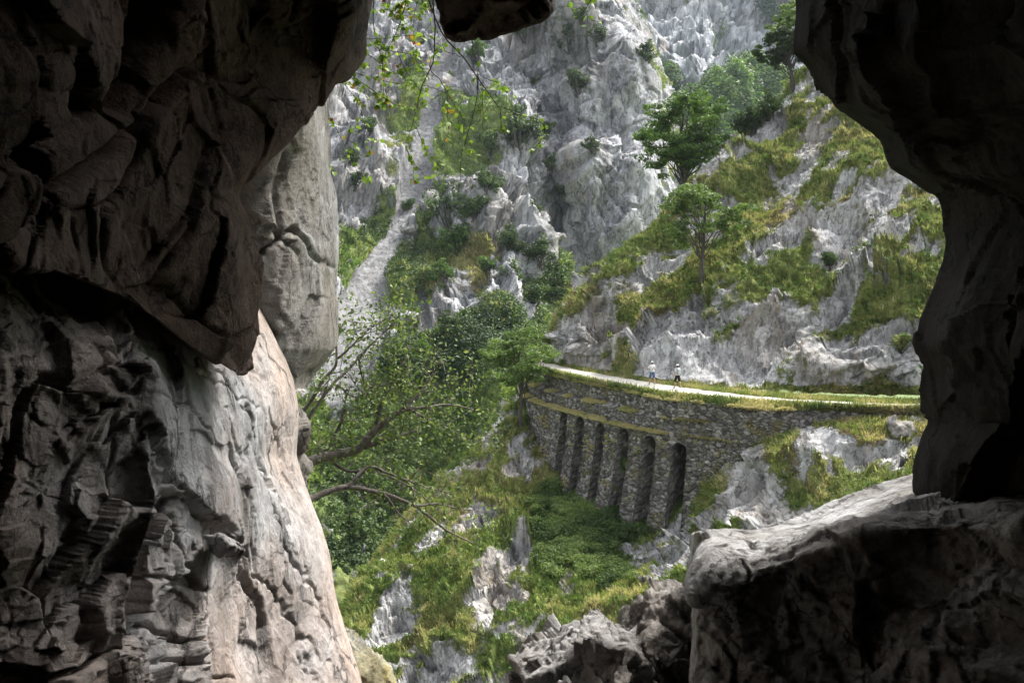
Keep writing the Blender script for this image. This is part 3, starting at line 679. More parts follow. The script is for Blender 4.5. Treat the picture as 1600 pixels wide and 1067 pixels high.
def wig(a, b, n, amp, r, sag=0):
    t = np.linspace(0, 1, n)[:, None]; p = a * (1 - t) + b * t
    o = np.cumsum(r.normal(0, 1, (n, 3)), 0) ; o -= o[0] ; o = o - t * o[-1]
    return p + o * amp / math.sqrt(n) + np.array([0, 0, -sag]) * (t * (1 - t) * 4)
def make_tree(kind, h, crown_c, crown_r, trunk_r, nb, nl, leaf, seed, matl, clump=.16, lean=(0, 0), fork=.4, bark='bark'):
    """trunk with limbs to every clump of an uneven crown; returns two meshes"""
    r = np.random.default_rng(seed); top = np.array([lean[0], lean[1], h * .8]); cc = np.array(crown_c) * h; cr = np.array(crown_r) * h
    tr = wig(np.zeros(3) - [0, 0, .4], top, 12, .12 * h * .3, r); parts = [tube(tr, np.linspace(trunk_r * 1.25, trunk_r * .3, 12) , 9)]
    tips = []; 
    while len(tips) < nb:
        d = r.normal(0, 1, 3); d /= np.linalg.norm(d); q = cc + d * cr * r.uniform(.45, 1.0) ** .6
        if q[2] > h * .18: tips.append(q)
    tips = np.array(tips); lims = []
    for q in tips:
        t0 = np.clip(fork + r.uniform(-.1, .35), .2, .95); i0 = int(t0 * 11 * np.clip(q[2] / h + .15, .45, 1)); s0 = tr[i0]
        b = wig(s0, q, 8, .05 * h, r, sag=-.03 * h); parts.append(tube(b, np.linspace(trunk_r * .38, trunk_r * .07, 8), 5)); lims.append(b)
        for _ in range(2):
            c = b[r.integers(3, 7)]; e = q + r.normal(0, 1, 3) * clump * h; parts.append(tube(wig(c, e, 5, .02 * h, r), np.linspace(trunk_r * .14, trunk_r * .04, 5), 4))
    V, Fc = join(parts); tm = mesh_from(V, Fc, kind + '_trunk', True)
    # leaf sprays: several small flat sprays in every clump
    sub = np.repeat(tips, 6, 0) + r.normal(0, clump * h * .55, (len(tips) * 6, 3)) * [1, 1, .7]
    crn = clump_mesh(kind + '_crown', sub, r.uniform(.35, .75, len(sub)) * clump * h, nl // len(sub), leaf, seed + 1, flat=.45)
    return tm, crn
def plant(name, loc, meshes, mat, label, cat='tree', group=None, scale=1., rz=0., bark='bark', parts=('trunk', 'crown')):
    e = empty(name, tuple(loc)); e.scale = (scale,) * 3; e.rotation_euler = (0, 0, rz); tag(e, label, cat, group)
    a = link(parts[0], meshes[0], M[bark], e); b = link(parts[1], meshes[1], mat, e)
    return e
tm = make_tree('ash_tree', 10.6, (0, 0, .62), (.37, .37, .36), .28, 30, 15000, .17, 21, 'leaf', .13, fork=.3)
plant('broadleaf_tree', at_px('hillside', 1062, 300) - [0, 0, .5], tm, M['leaf'], 'large full crowned green tree on the hillside ridge before the grey cliff')
tm = make_tree('small_tree', 8.0, (.02, 0, .66), (.36, .3, .30), .17, 20, 6500, .14, 33, 'leafb', .12, lean=(.2, 0), fork=.45)
plant('broadleaf_tree', at_px('hillside', 1094, 432) - [0, 0, .2], tm, M['leafb'], 'slender light green tree standing alone in the grass in the middle of the hillside')
tm = make_tree('edge_tree', 8.2, (-.03, 0, .7), (.33, .3, .27), .15, 22, 7000, .13, 43, 'leafb', .12, fork=.5)
plant('broadleaf_tree', at_px('lower_slope', 816, 662) - [0, 0, .3], tm, M['leafb'], 'light green tree on the rocks just below the far left end of the path')
tm = make_tree('dark_tree', 7.2, (-.22, 0, .6), (.42, .35, .27), .2, 24, 8500, .15, 53, 'leafd', .11, lean=(-1.6, 0), fork=.35)
plant('windswept_tree', at_px('hillside', 1238, 128) - [0, 0, .5], tm, M['leafd'], 'dark windswept tree leaning left at the top of the hillside ridge')
tm = make_tree('top_tree', 7.5, (-.25, 0, .65), (.35, .35, .33), .17, 20, 7000, .15, 63, 'leafb', .13, lean=(-1.8, 0), fork=.4)
plant('broadleaf_tree', at_px('hillside', 1268, 108) - [0, 0, .5], tm, M['leafb'], 'sunlit yellow green tree beside the dark windswept tree, partly behind the black rock')

def make_bush(h, wdt, nl, leaf, seed, n=14):
    r = np.random.default_rng(seed); tips = np.stack([r.normal(0, wdt * .3, n), r.normal(0, wdt * .3, n), r.uniform(.12, .85, n) * h], 1); tips[:, :2] *= (1.15 - .6 * np.abs(tips[:, 2:] / h - .4))
    parts = [tube(wig(np.array([r.normal(0, .04) * wdt, r.normal(0, .04) * wdt, -.3]), q, 5, .05 * h, r), np.linspace(.035 * h, .01 * h, 5), 5) for q in tips]
    V, Fc = join(parts); tr = mesh_from(V, Fc, 'bush_stems', True)
    sub = np.repeat(tips, 4, 0) + r.normal(0, .11 * h, (n * 4, 3))
    return tr, clump_mesh('bush_foliage', sub, r.uniform(.12, .24, n * 4) * h, nl // (n * 4), leaf, seed + 1, flat=.8)
BU = [make_bush(1, 1.1, 2200, .055, 71), make_bush(1, .8, 2200, .05, 81), make_bush(1, 1.4, 2400, .055, 91)]
def bush(px, py, h, kind, mat, label, on='mountain', name='shrub', group=None, cat='shrub', loc=None):
    p = at_px(on, px, py) if loc is None else loc
    a, b = BU[kind]; e = empty(name, (p[0], p[1], p[2] - .12 * h)); e.scale = (h,) * 3; e.rotation_euler = (0, 0, (px * 7 + py) % 6); tag(e, label, cat, group)
    o1 = bpy.data.objects.new('stem', a); o2 = bpy.data.objects.new('foliage', b)
    for o in (o1, o2): COL.objects.link(o); o.parent = e
    for m_, k_ in ((a, 'bark'), (b, None)):
        if len(m_.materials) == 0: m_.materials.append(M[k_] if k_ else M['leafd'])
    o2.material_slots[0].link = 'OBJECT'; o2.material_slots[0].material = M[mat]
    return e
G1 = 'bushes and small trees on the mountain beyond the gorge'
for a in [
 (700,350,8.5,1,'scrub','tall dark green bushy tree right of the middle of the scree',),
 (712,385,5.5,0,'leaf','lighter green bushy tree just below the tall dark one right of the scree'),
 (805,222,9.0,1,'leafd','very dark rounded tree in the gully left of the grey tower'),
 (762,228,4.5,0,'scrub','low green bush left of the very dark rounded tree in the gully'),
 (903,143,5.0,0,'leafd','dark round bush high on the left shoulder of the grey tower'),
 (886,75,6.0,1,'leafd','dark upright tree near the top edge, left of the grey tower summit'),
 (1017,95,5.0,2,'leafd','dark spreading bush on the right edge of the tower top'),
 (822,50,6.5,1,'scrub','green tree just right of the hanging brown ceiling rock'),
 (930,60,4.5,1,'leafd','dark bush in the cleft at the top of the grey tower'),
 (748,82,5.0,1,'leaf','small green tree right below the hanging brown ceiling rock'),
 (640,325,2.6,0,'scrub','tiny bush at the right bank of the scree where it narrows'),
 (790,385,5.0,1,'leafd','dark bush on the white crag below the gully'),
 (758,292,4.5,2,'scrub','wide low bush on the pale rocks under the gully'),
 (742,330,4.0,0,'scrub','round bush between the scree and the white crag'),
 (795,445,4.2,1,'scrub','bush on the left flank of the shadowed cleft'),
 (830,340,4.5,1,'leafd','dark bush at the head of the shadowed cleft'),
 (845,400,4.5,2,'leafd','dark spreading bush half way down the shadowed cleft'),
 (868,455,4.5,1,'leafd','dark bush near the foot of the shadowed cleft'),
 (835,470,4.0,0,'scrub','bush just above the crown of the tree at the path end'),
 (697,432,3.6,2,'leaf','flat topped little tree on top of the white crag beside the scree'),
 (758,420,3.0,0,'leaf','little light green bush right of the white crag top'),
 (560,290,3.2,0,'leafd','small dark bush on the white cliff left of the scree'),
 (548,250,3.5,1,'leafd','dark bush in a crack of the white cliff left of the scree'),
 (575,205,3.5,0,'scrub','green bush high on the white cliff left of the scree'),
 (865,265,3.2,2,'leafd','small dark bush on the left face of the grey tower'),
 (925,240,3.0,2,'leafd','small dark bush in the middle of the grey tower face'),
 (880,310,3.0,0,'leafd','small dark bush low on the left of the grey tower'),
 (858,213,3.6,0,'leafd','dark bush where the green ledge meets the grey tower'),
 (905,30,3.8,0,'scrub','green bush at the top edge on the summit of the grey tower'),
 (560,790,5.5,0,'leafd','dark round bush in the valley bottom under the curved branch'),
 (555,830,4.5,2,'scrub','grey green bush in the valley bottom beside the lit cave rock'),
 (600,775,3.4,0,'leaf','leafy bush in the valley just left of the grass spur'),
 (660,560,3.6,2,'leaf','dense bush on the green slope behind the overhanging tree'),
 (740,580,3.6,0,'leafd','dark bush left of the tree at the path end'),
 (700,530,4.5,2,'leafd','dark bush at the foot of the thin second scree'),
 (540,700,3.6,0,'leaf','bush on the slope seen through the lower bare branches')]:
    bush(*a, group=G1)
bush(1190,165,2.2,2,'scrub','low green bush on the ridge below the dark windswept tree','hillside')
bush(1172,200,2.8,0,'leafd','small dark bush on the ridge just above the large full tree','hillside')
bush(1300,412,1.2,0,'scrub','little bush at the foot of the big smooth boulder face','hillside')
bush(1408,545,1.3,0,'grassb','yellow green tuft of a plant on the rock face at the far right','hillside')
bush(970,780,1.6,0,'fern','leafy green plant against the pier between the third and fourth recess',loc=P(975,738,57.5),name='shrub')
bush(838,800,1.4,0,'fern','bright bush in the grass below the left end of the wall','lower_slope')
def shoot_bush(loc, h, seed):
    r = np.random.default_rng(seed); st = []; lf = []
    for i in range(34):
        e = np.array([r.normal(0, .42) * h, r.normal(0, .3) * h, h * r.uniform(.45, 1.0)]); b = wig(np.array([e[0] * .25, e[1] * .25, -.2]), e, 8, .05 * h, r, sag=-.04)
        st.append(tube(b, np.linspace(.018, .005, 8), 4)); t = r.uniform(.15, 1, 60); 
        lf.append(np.stack([np.interp(t * 7, np.arange(8), b[:, k]) for k in range(3)], 1) + r.normal(0, .07, (60, 3)))
    V, Fc = join(st); lf = np.vstack(lf); v = leafcloud(lf, .05, r)
    e = empty('shrub', tuple(loc)); tag(e, 'leafy green shrub with upright shoots behind the bright rock sill', 'shrub')
    link('stem', mesh_from(V, Fc, 'stem', True), M['bark'], e)
    link('foliage', mesh_from(v.reshape(-1, 3), np.arange(len(lf) * 4).reshape(-1, 4), 'foliage', False, {'lv': np.repeat(np.clip(r.normal(.55, .2, len(lf)), 0, 1), 4)}), M['leafb'], e)
shoot_bush(at_px('lower_slope', 1335, 800), 2.6, 5)

# loose boulders on the scree and grass
def chunk(hull, vox, L_, amp, seed, mat, name, label, cat='rock', st=(1, 1, 1), kind=None, fine=4, group=None):
    import bmesh
    bm = bmesh.new()
    for H in hull:
        vs = [bm.verts.new(tuple(q)) for q in H]; bmesh.ops.convex_hull(bm, input=vs)
    for v in [v for v in bm.verts if not v.link_faces]: bm.verts.remove(v)
    me = bpy.data.meshes.new('t'); bm.to_mesh(me); bm.free(); o = bpy.data.objects.new('t', me); COL.objects.link(o)
    m = o.modifiers.new('r', 'REMESH'); m.mode = 'VOXEL'; m.voxel_size = vox
    dg = bpy.context.evaluated_depsgraph_get(); dg.update(); ev = bpy.data.meshes.new_from_object(o.evaluated_get(dg)); bpy.data.objects.remove(o)
    n = len(ev.vertices); V = np.zeros(n * 3, np.float32); ev.vertices.foreach_get('co', V); V = V.reshape(-1, 3).astype(float)
    N = np.zeros(n * 3, np.float32); ev.vertices.foreach_get('normal', N); N = N.reshape(-1, 3)
    if amp:
        d, _ = rock(V, L_, np.eye(3) / np.array(st)[None], seed, fine, .06, 1.0, .3)
        V = V + N * (d * amp * 1.4 + fbm(V / L_ * 3, 3, seed) * amp * L_ * .12)[:, None]
    ev.vertices.foreach_set('co', V.astype(np.float32).ravel()); ev.update()
    ev.polygons.foreach_set('use_smooth', np.ones(len(ev.polygons), bool))
    o = link(name, ev, mat)
    return tag(o, label, cat, group, kind)
def boulder(c, rx, ry, rz, seed, mat, label, vox=.08, name='boulder'):
    r = np.random.default_rng(seed); d = r.normal(0, 1, (26, 3)); d /= np.linalg.norm(d, axis=1)[:, None]
    chunk([c + d * [rx, ry, rz]], vox, rx, .25, seed, mat, name, label, 'boulder')
boulder(at_px('mountain', 636, 355), 1.6, 1.4, 1.3, 1, M['block'], 'pale boulder resting on the grass right of the narrow part of the scree', .15)
boulder(at_px('lower_slope', 1402, 672) + [0, 0, .2], .9, .7, .6, 2, M['block'], 'grey boulder below the path at its far right end')
boulder(at_px('lower_slope', 1430, 652) + [0, 0, -.1], .45, .4, .4, 3, M['block'], 'pale boulder at the edge of the path next to the black cave wall')
boulder(at_px('lower_slope', 1306, 648) + [0, 0, .1], .35, .3, .3, 4, M['block'], 'small rounded stone in the dry grass under the right part of the path')

# ================================================================== WALKERS
SPH = [(math.cos(a) * math.cos(b), math.sin(a) * math.cos(b), math.sin(b)) for b in (-1.45, -1.0, -.5, 0, .5, 1.0, 1.45) for a in np.arange(10) * .6283]
def person(loc, heading, label, top, legs, seed, pack=None, stride=.28, h=1.74, hat=True, raise_arm=0):
    import bmesh
    def cap(parts, vox, mat, name, parent):
        V, Fc = [], []; me = bpy.data.meshes.new('t'); bm = bmesh.new()
        for a, b, ra, rb in parts:                                  # tapered capsules as hulls, fused by a voxel remesh
            a = Vector(a); b = Vector(b); vs = []
            for c, r_ in ((a, ra), (b, rb)):
                r3 = r_ if isinstance(r_, tuple) else (r_, r_, r_)
                vs += [bm.verts.new((c.x + q[0] * r3[0], c.y + q[1] * r3[1], c.z + q[2] * r3[2])) for q in SPH]
            bmesh.ops.convex_hull(bm, input=vs)
        for v in [v for v in bm.verts if not v.link_faces]: bm.verts.remove(v)
        bm.to_mesh(me); bm.free(); o = bpy.data.objects.new('t', me); COL.objects.link(o)
        m = o.modifiers.new('r', 'REMESH'); m.mode = 'VOXEL'; m.voxel_size = vox; m2 = o.modifiers.new('s', 'SMOOTH'); m2.iterations = 3
        dg = bpy.context.evaluated_depsgraph_get(); dg.update(); ev = bpy.data.meshes.new_from_object(o.evaluated_get(dg)); bpy.data.objects.remove(o)
        ev.polygons.foreach_set('use_smooth', np.ones(len(ev.polygons), bool)); return link(name, ev, mat, parent)
    e = empty('person', tuple(loc)); e.rotation_euler = (0, 0, heading); tag(e, label, 'person')
    # local frame: +y is forward
    hip = .91; B_ = []
    def leg(s, f, up):
        kx = .11 * s; kn = (kx, f * .55 + .05, .49 + up * .5); an = (kx, f, .09 + up)
        return (.1 * s, 0, hip - .03), kn, an
    legsj = [leg(-1, stride, 0.), leg(1, -stride, .07)]
    for hp, kn, an in legsj:
        B_ += [(hp, kn, .085, .056), (kn, (an[0], an[1] * .5 + kn[1] * .5 - .02, (an[2] + kn[2]) / 2 + .05), .054, .056), ((an[0], an[1] * .5 + kn[1] * .5 - .02, (an[2] + kn[2]) / 2 + .05), an, .056, .036),
               (an, (an[0], an[1] + .15, an[2] - .045), .036, .03)]
    B_ += [((0, 0, hip), (0, .01, 1.12), (.15, .1, .1), (.13, .09, .1)), ((0, .01, 1.12), (0, .02, 1.36), (.13, .09, .1), (.17, .1, .08)), ((-.16, .02, 1.41), (.16, .02, 1.41), .055, .055),
           ((0, .02, 1.4), (0, .04, 1.52), .055, .052)]
    hd = (0, .06, 1.63)
    B_ += [(hd, (0, .075, 1.585), (.076, .095, .105), (.055, .07, .06)), ((0, .15, 1.615), (0, .168, 1.6), .012, .014), ((-.078, .055, 1.62), (-.08, .05, 1.635), .014, .012), ((.078, .055, 1.62), (.08, .05, 1.635), .014, .012)]
    arms = []
    for s_, sw in ((-1, -.12), (1, .14)):
        sh = (.19 * s_, .02, 1.4); el = (.27 * s_, .02 + sw * .6 - .02, 1.14); wr = (.25 * s_, .02 + sw + .16, .97) 
        if raise_arm and s_ == -1: el = (-.31, .12, 1.2); wr = (-.36, .36, 1.22)
        arms.append((sh, el, wr)); B_ += [(sh, el, .047, .038), (el, wr, .038, .026)]
        d = (Vector(wr) - Vector(el)).normalized(); sd_ = Vector((0, 1, 0)).cross(d).normalized(); fw = d.cross(sd_)
        pal = Vector(wr) + d * .075; B_.append((wr, tuple(pal), .028, (.016, .034, .03)))
        for f in range(4):
            o_ = fw * (.027 - .018 * f); L1 = (.042, .048, .044, .034)[f]
            k0 = pal + o_; k1 = k0 + d * L1 - sd_ * .012 * s_; k2 = k1 + d * L1 * .6 - sd_ * .026 * s_; B_ += [(tuple(k0), tuple(k1), .0095, .009), (tuple(k1), tuple(k2), .009, .008)]
        t0 = Vector(wr) + d * .03 + fw * .025; t1 = t0 + d * .03 + fw * .025; B_ += [(tuple(t0), tuple(t1), .011, .01), (tuple(t1), tuple(t1 + d * .028), .01, .009)]
    cap(B_, .012, M['skin'], 'body', e)
    T = [((0, 0, .93), (0, .01, 1.14), (.17, .12, .05), (.155, .115, .1)), ((0, .01, 1.14), (0, .02, 1.38), (.155, .115, .1), (.19, .12, .07)), ((-.17, .02, 1.415), (.17, .02, 1.415), .06, .06)]
    for sh, el, wr in arms: T.append((sh, tuple(Vector(sh).lerp(Vector(el), .62)), .06, .06))
    cap(T, .014, M[top], 'shirt', e)
    S = [((0, 0, .97), (0, 0, .87), (.165, .12, .05), (.175, .125, .06))]
    for hp, kn, an in legsj: S.append((hp, tuple(Vector(hp).lerp(Vector(kn), .88)), .1, .085))
    cap(S, .014, M[legs], 'shorts', e)
    for hp, kn, an in legsj:
        cap([((an[0], an[1] - .04, an[2] - .045), (an[0], an[1] + .17, an[2] - .055), (.045, .045, .045), (.046, .05, .032)), (an, (an[0], an[1], an[2] + .05), .045, .043)], .012, M['shoe'], 'shoe', e)
    cap([((0, .045, 1.655), (0, .05, 1.69), (.088, .105, .05), (.082, .1, .05)), ((0, .13, 1.675), (0, .19, 1.66), (.065, .03, .012), (.05, .02, .01))], .01, M['white'], 'cap', e)
    cap([((0, .0, 1.61), (0, .02, 1.64), (.08, .06, .07), (.083, .08, .05))], .012, M['hair'], 'hair', e)
    if pack:
        cap([((0, -.14, 1.08), (0, -.13, 1.36), (.13, .07, .06), (.11, .06, .06))], .014, M[pack], 'backpack', e)
        for s_ in (-1, 1): cap([((.1 * s_, -.09, 1.4), (.11 * s_, .1, 1.42), .02, .02), ((.11 * s_, .13, 1.4), (.12 * s_, .13, 1.15), .02, .02)], .012, M['strap'], 'strap', e)
    else:
        cap([((-.14, -.1, 1.02), (.02, -.115, 1.24), .018, .018), ((.02, -.115, 1.24), (.13, -.03, 1.46), .018, .018)], .012, M['hair'], 'strap', e)
    return e
def flat(name, c, rough=.8): 
    t = NT(name); t.b.inputs['Roughness'].default_value = rough
    return t.done(t.mix(t.noise(t.pos, 14, 4), [x * .8 for x in c], [min(1, x * 1.15) for x in c]))
M['skin'] = flat('skin', (.42, .24, .16)); M['white'] = flat('white_cloth', (.78, .78, .78)); M['grey'] = flat('light_grey_cloth', (.5, .5, .5)); M['denim'] = flat('blue_denim', (.07, .12, .22))
M['black'] = flat('black_cloth', (.012, .012, .015)); M['shoe'] = flat('shoe', (.3, .29, .28)); M['hair'] = flat('dark_hair', (.03, .022, .018)); M['pack'] = flat('pale_pack', (.42, .47, .5)); M['strap'] = flat('strap_red', (.3, .1, .07))
person(PZ(1019, 601, -8.48), .38, 'person in white vest, white cap and blue denim shorts walking away along the path', 'white', 'denim', 1, stride=.2, raise_arm=1)
person(PZ(1058.5, 607, -8.48), .42, 'person in light grey t-shirt and black shorts with small pale backpack on the path', 'grey', 'black', 2, pack='pack', stride=.2)

# ================================================================== CAVE WINDOW (near rock)
def cave_sheet(name, C, nu, nv, mat, L_, amp, seed, cracks=(), flip=False, st=(1, 1, 1), keep_edge=None, fb=.3, o=4, **tags):
    Mx = np.eye(3) / np.array(st)[None]
    def disp(p, N, px, py, mk):
        d, _ = rock(p, L_, Mx, seed, o, .08, 1.0, .3); D = d * amp + fbm(p / L_ * .8, 4, seed + 3) * L_ * fb * amp * 2
        for (pts, wpx, dep) in cracks:
            q = polydist(px + 7 * perlin(p * 7, 3), py + 7 * perlin(p * 7 + 5, 4), pts); D = D - dep * np.exp(-(q / wpx) ** 2)
        return D, None
    return sheet(name, C, nu, nv, disp, None, mat, flip=flip, **tags)
def lerp_row(pts, n, Yf=None):
    pts = np.array(pts, float); d = np.concatenate([[0], np.cumsum(np.hypot(*np.diff(pts[:, :2], axis=0).T) + 1e-6)]); t = np.linspace(0, d[-1], n)
    return np.stack([np.interp(t, d, pts[:, k]) for k in range(pts.shape[1])], 1)
LOWER = []
# --- lit slab, lower left
pyr = [330, 400, 470, 530, 590, 650, 710, 770, 830, 890, 950, 1010, 1070, 1160, 1300]
crest = [60, 95, 150, 205, 228, 240, 250, 262, 250, 232, 215, 215, 225, 230, 240]
silx = [300, 350, 400, 430, 452, 462, 458, 476, 498, 514, 524, 542, 562, 590, 640]
rows = []
for py, cx, sx in zip(pyr, crest, silx):
    k = (py - 330) / 970.; Yc = 2.1 - .4 * k; Ys = 3.75 - .35 * k
    rc = .1 * float(smooth01(np.array(py), 560, 760)); r_ = [P(-900, py, .85), P(-350, py, 1.2), P(-60, py + 5, 1.4 + rc), P(cx - 130, py, Yc - .3 + rc), P(cx - 45, py, Yc - .1 + rc * .5), P(cx, py, Yc)]
    for t in (.25, .5, .75, .93): r_.append(P(cx + (sx - cx) * t, py, Yc + (Ys - Yc) * t ** 1.1))
    S0 = P(sx, py, Ys + .05); r_ += [S0, S0 + np.array([-.12, .3, -.1]), S0 + np.array([-1.2, 1.0, -.6])]
    rows.append(r_)
cr = [([(262,700),(300,760),(335,800),(385,860),(395,905),(430,975)], 3, .025), ([(320,560),(362,620),(385,680),(412,730),(425,800),(450,860),(500,940),(520,1010)], 2.4, .022),
      ([(330,600),(300,560)], 2, .015), ([(245,640),(262,700)], 4, .03), ([(385,860),(470,985),(490,1067)], 2.2, .018), ([(225,600),(290,640),(330,690)], 2, .012),
      ([(290,780),(300,850),(320,920),(330,980),(300,1040)], 3.5, .03), ([(420,640),(440,700),(470,760)], 2.2, .014), ([(395,690),(420,760)], 2, .012), ([(200,900),(260,905),(330,925)], 4, .03), ([(230,960),(330,1000)], 3, .03),
      ([(240,1010),(380,1060)], 3, .02), ([(150,430),(230,520),(330,600),(400,640)], 2, .012), ([(440,880),(455,960),(500,1040)], 2, .014), ([(350,640),(372,720),(395,800)], 1.8, .012)]
def slab_disp(p, N, px, py, mk):
    sm = smooth01(px - np.interp(py, pyr, crest), -25, 25)         # smooth slab right of its crest, broken blocks left of it
    low = smooth01(py, 740, 860) * smooth01(-px, -345, -300)
    rough = np.clip(1 - sm + low * .8, 0, 1)
    d, _ = rock(p, .3, np.eye(3), 131, 4, .06, 1.0, .3); d2, _ = rock(p, .34, frame(20, 0, (1, 1, 2.2)), 135, 4, .06, .8, .25)
    D = d * .3 * rough + d2 * .055 * (1 - rough) + fbm(p * 2.2, 3, 133) * (.03 + .03 * rough) + fbm(p * 14, 3, 134) * .004
    # raised ledge plate along the middle left of the slab
    step = [(-200,660),(245,650),(266,705),(300,765),(338,802),(384,862),(396,905),(430,975),(445,1080),(450,1400)]
    lf_ = smooth01(np.interp(py, [640,705,765,802,862,905,975,1080,1400], [200,266,300,338,384,396,430,445,450]) + 8 * perlin(p * 6, 8) - px, -3, 9) * smooth01(py, 640, 665) * sm
    D = D - .045 * lf_ + lf_ * d * .05
    for (pts, wpx, dep) in cr:
        q = polydist(px + 12 * fbm(p * 7, 4, 3), py + 12 * fbm(p * 7 + 5, 4, 4), pts); D = D - dep * np.exp(-(q / wpx) ** 2)
    return D, None
sheet('cave_wall', np.array(rows), 620, 560, slab_disp, None, M['slab'], flip=True, edge=[(a, b) for a, b in zip(silx, pyr)], ew=22, kind='structure')
SLAB = SHEETS['cave_wall']
# --- dark overhang, upper left
Yx = lambda x: np.interp(x, [-900, -500, 0, 200, 400, 572, 700], [.62, .82, 1.35, 1.85, 2.5, 3.1, 3.4])
edge = [((-250), 640), (-100, 600), (0, 574), (40, 568), (78, 556), (108, 535), (124, 506), (165, 487), (220, 440), (262, 398), (300, 366), (340, 378), (398, 390), (530, 398)]
rows = []
for i, (y, sx) in enumerate(edge):
    lefty = min(y, 150 + i * 12); pts = [(-900, lefty), (-300, lefty + (y - lefty) * .3), (sx * .3, lefty + (y - lefty) * .55), (sx * .75, lefty + (y - lefty) * .9), (sx, y)]
    q = lerp_row(pts, 9); rows.append([P(a, b, Yx(a) * (1 - .05 * math.sin(math.pi * j / 8))) for j, (a, b) in enumerate(q)])
q = lerp_row([(-900, 300), (-100, 330), (85, 385), (150, 432), (235, 502), (310, 550), (372, 584)], 9); rows.append([P(a, b, Yx(a) * 1.0) for a, b in q])
last = np.array(rows[-1]); rows.append(list(last + [[-.03, .1, -.02]])); rows.append(list(last + [[-.12, .25, .05]])); rows.append(list(last + [[-.6, .5, .25]]))
C = np.array(rows); E_ = C[:, -1:]
C = np.concatenate([C, E_ + [[[-.08, .22, .02]]], E_ + [[[-1.0, .9, .1]]]], 1)
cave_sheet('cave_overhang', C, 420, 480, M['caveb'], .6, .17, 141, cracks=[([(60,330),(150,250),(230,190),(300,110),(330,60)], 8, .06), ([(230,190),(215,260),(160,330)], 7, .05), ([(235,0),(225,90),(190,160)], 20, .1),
   ([(0,250),(70,210),(130,160)], 18, .1), ([(160,330),(170,420),(210,470)], 4, .03), ([(330,90),(290,110),(220,180)], 5, .04)], edge=[(x, y) for y, x in edge[1:]] + [(388,592),(310,552),(235,502),(150,432),(85,385)], ew=35, fb=.12, flip=True, kind='structure')
# --- grey block outside the left edge
ry = [40, 110, 170, 220, 265, 300, 340, 385, 440, 500, 545, 580]
lx = [460, 440, 425, 400, 372, 366, 376, 388, 388, 388, 392, 400]
rx = [490, 500, 506, 512, 512, 516, 519, 520, 518, 522, 519, 495]
rows = []
for y, a, b in zip(ry, lx, rx):
    A0 = P(a - 10, y, 3.65); B0 = P(b, y, 4.5); m1 = P(a + (b - a) * .35, y, 3.72); m2 = P(a + (b - a) * .75, y, 4.0)
    rows.append([A0 + np.array([-1.3, .8, 0]), A0 + np.array([-.2, .15, 0]), A0, m1, m2, B0, B0 + np.array([-.15, .5, 0]), B0 + np.array([-1.5, 1.2, 0])])
bot = [P(400, 596, 3.7), P(425, 606, 3.75), P(455, 612, 3.95), P(480, 600, 4.3)]
r_ = [bot[0] + np.array([-1.3, .8, 0]), bot[0] + np.array([-.2, .15, 0]), bot[0], bot[1], bot[2], bot[3], bot[3] + np.array([-.15, .4, .05]), bot[3] + np.array([-1.5, 1.2, 0])]
rows.append(r_); rows.append([q + np.array([-.05, .35, .12]) for q in r_]); rows.append([q + np.array([-.6, 1.0, .3]) for q in r_])
cave_sheet('rock_block', np.array(rows), 300, 520, M['block'], .8, .07, 151, cracks=[([(375,395),(410,400),(440,372),(462,355),(485,395),(520,420)], 4, .06), ([(440,372),(430,300),(450,240)], 4, .03)], edge=[(x, y) for y, x in zip(ry, rx)] + [(455,612),(400,596),(388,560),(385,440),(370,300)], ew=25, fb=.15, flip=True, label='big grey rock block hanging at the left edge of the cave window', cat='rock')
# --- knobs below it on the window edge
chunk([[P(440,612,4.0), P(452,616,4.3), P(470,650,4.4), P(482,668,4.3), P(478,700,4.3), P(450,700,3.95), P(420,650,3.9), P(430,690,4.9)]], .012, .2, .2, 161, M['block'], 'rock', 'small pointed grey knob on the window edge directly under the big grey block')
chunk([[P(440,690,4.1), P(470,702,4.2), P(482,730,4.2), P(480,765,4.2), P(455,790,4.1), P(430,740,3.9), P(430,730,4.9)]], .012, .2, .2, 162, M['block'], 'rock', 'lower grey knob on the window edge beside the base of the leaning tree')
chunk([[P(540,990,4.2), P(562,992,4.4), P(580,1010,4.4), P(600,1040,4.3), P(622,1062,4.3), P(630,1120,4.2), P(520,1130,3.9), P(500,1000,4.3), P(520,1000,5.0), P(600,1100,5.0)]], .015, .3, .16, 163, M['lich'], 'rock', 'pale rock with yellow lichen at the bottom of the window, right of the lit slab')
chunk([[P(320,838,2.34), P(346,830,2.33), P(384,860,2.46), P(378,874,2.47), P(345,868,2.36), P(322,852,2.36), P(352,846,2.29), P(340,850,2.6)]], .005, .06, .12, 164, M['slab'], 'stone', 'small loose stone wedged on the lit slab', 'stone')
for k_, (hx, hy, w_, h_, Y_) in enumerate([(232,905,46,50,2.05),(300,930,42,60,2.05),(262,985,60,45,1.95),(345,960,38,55,2.15),(300,1050,70,50,1.9),(238,830,34,45,2.1),(215,760,26,50,2.2),(370,1050,45,40,2.05)]):
    r_ = np.random.default_rng(700 + k_); c_ = P(hx, hy, Y_ + .12); sc_ = Y_ / F
    R_ = np.array(Matrix.Rotation(r_.uniform(.2, .9), 3, 'X') @ Matrix.Rotation(r_.uniform(-.6, .1), 3, 'Y') @ Matrix.Rotation(r_.uniform(-.6, .6), 3, 'Z'))
    hp = [c_ + R_ @ (np.array([w_ * sc_ * sx, .13 * sy, h_ * sc_ * sz]) * r_.uniform(.6, 1.1)) for sx in (-1, 1) for sy in (-1, 1) for sz in (-1, 1)]
    LOWER.append(hp)
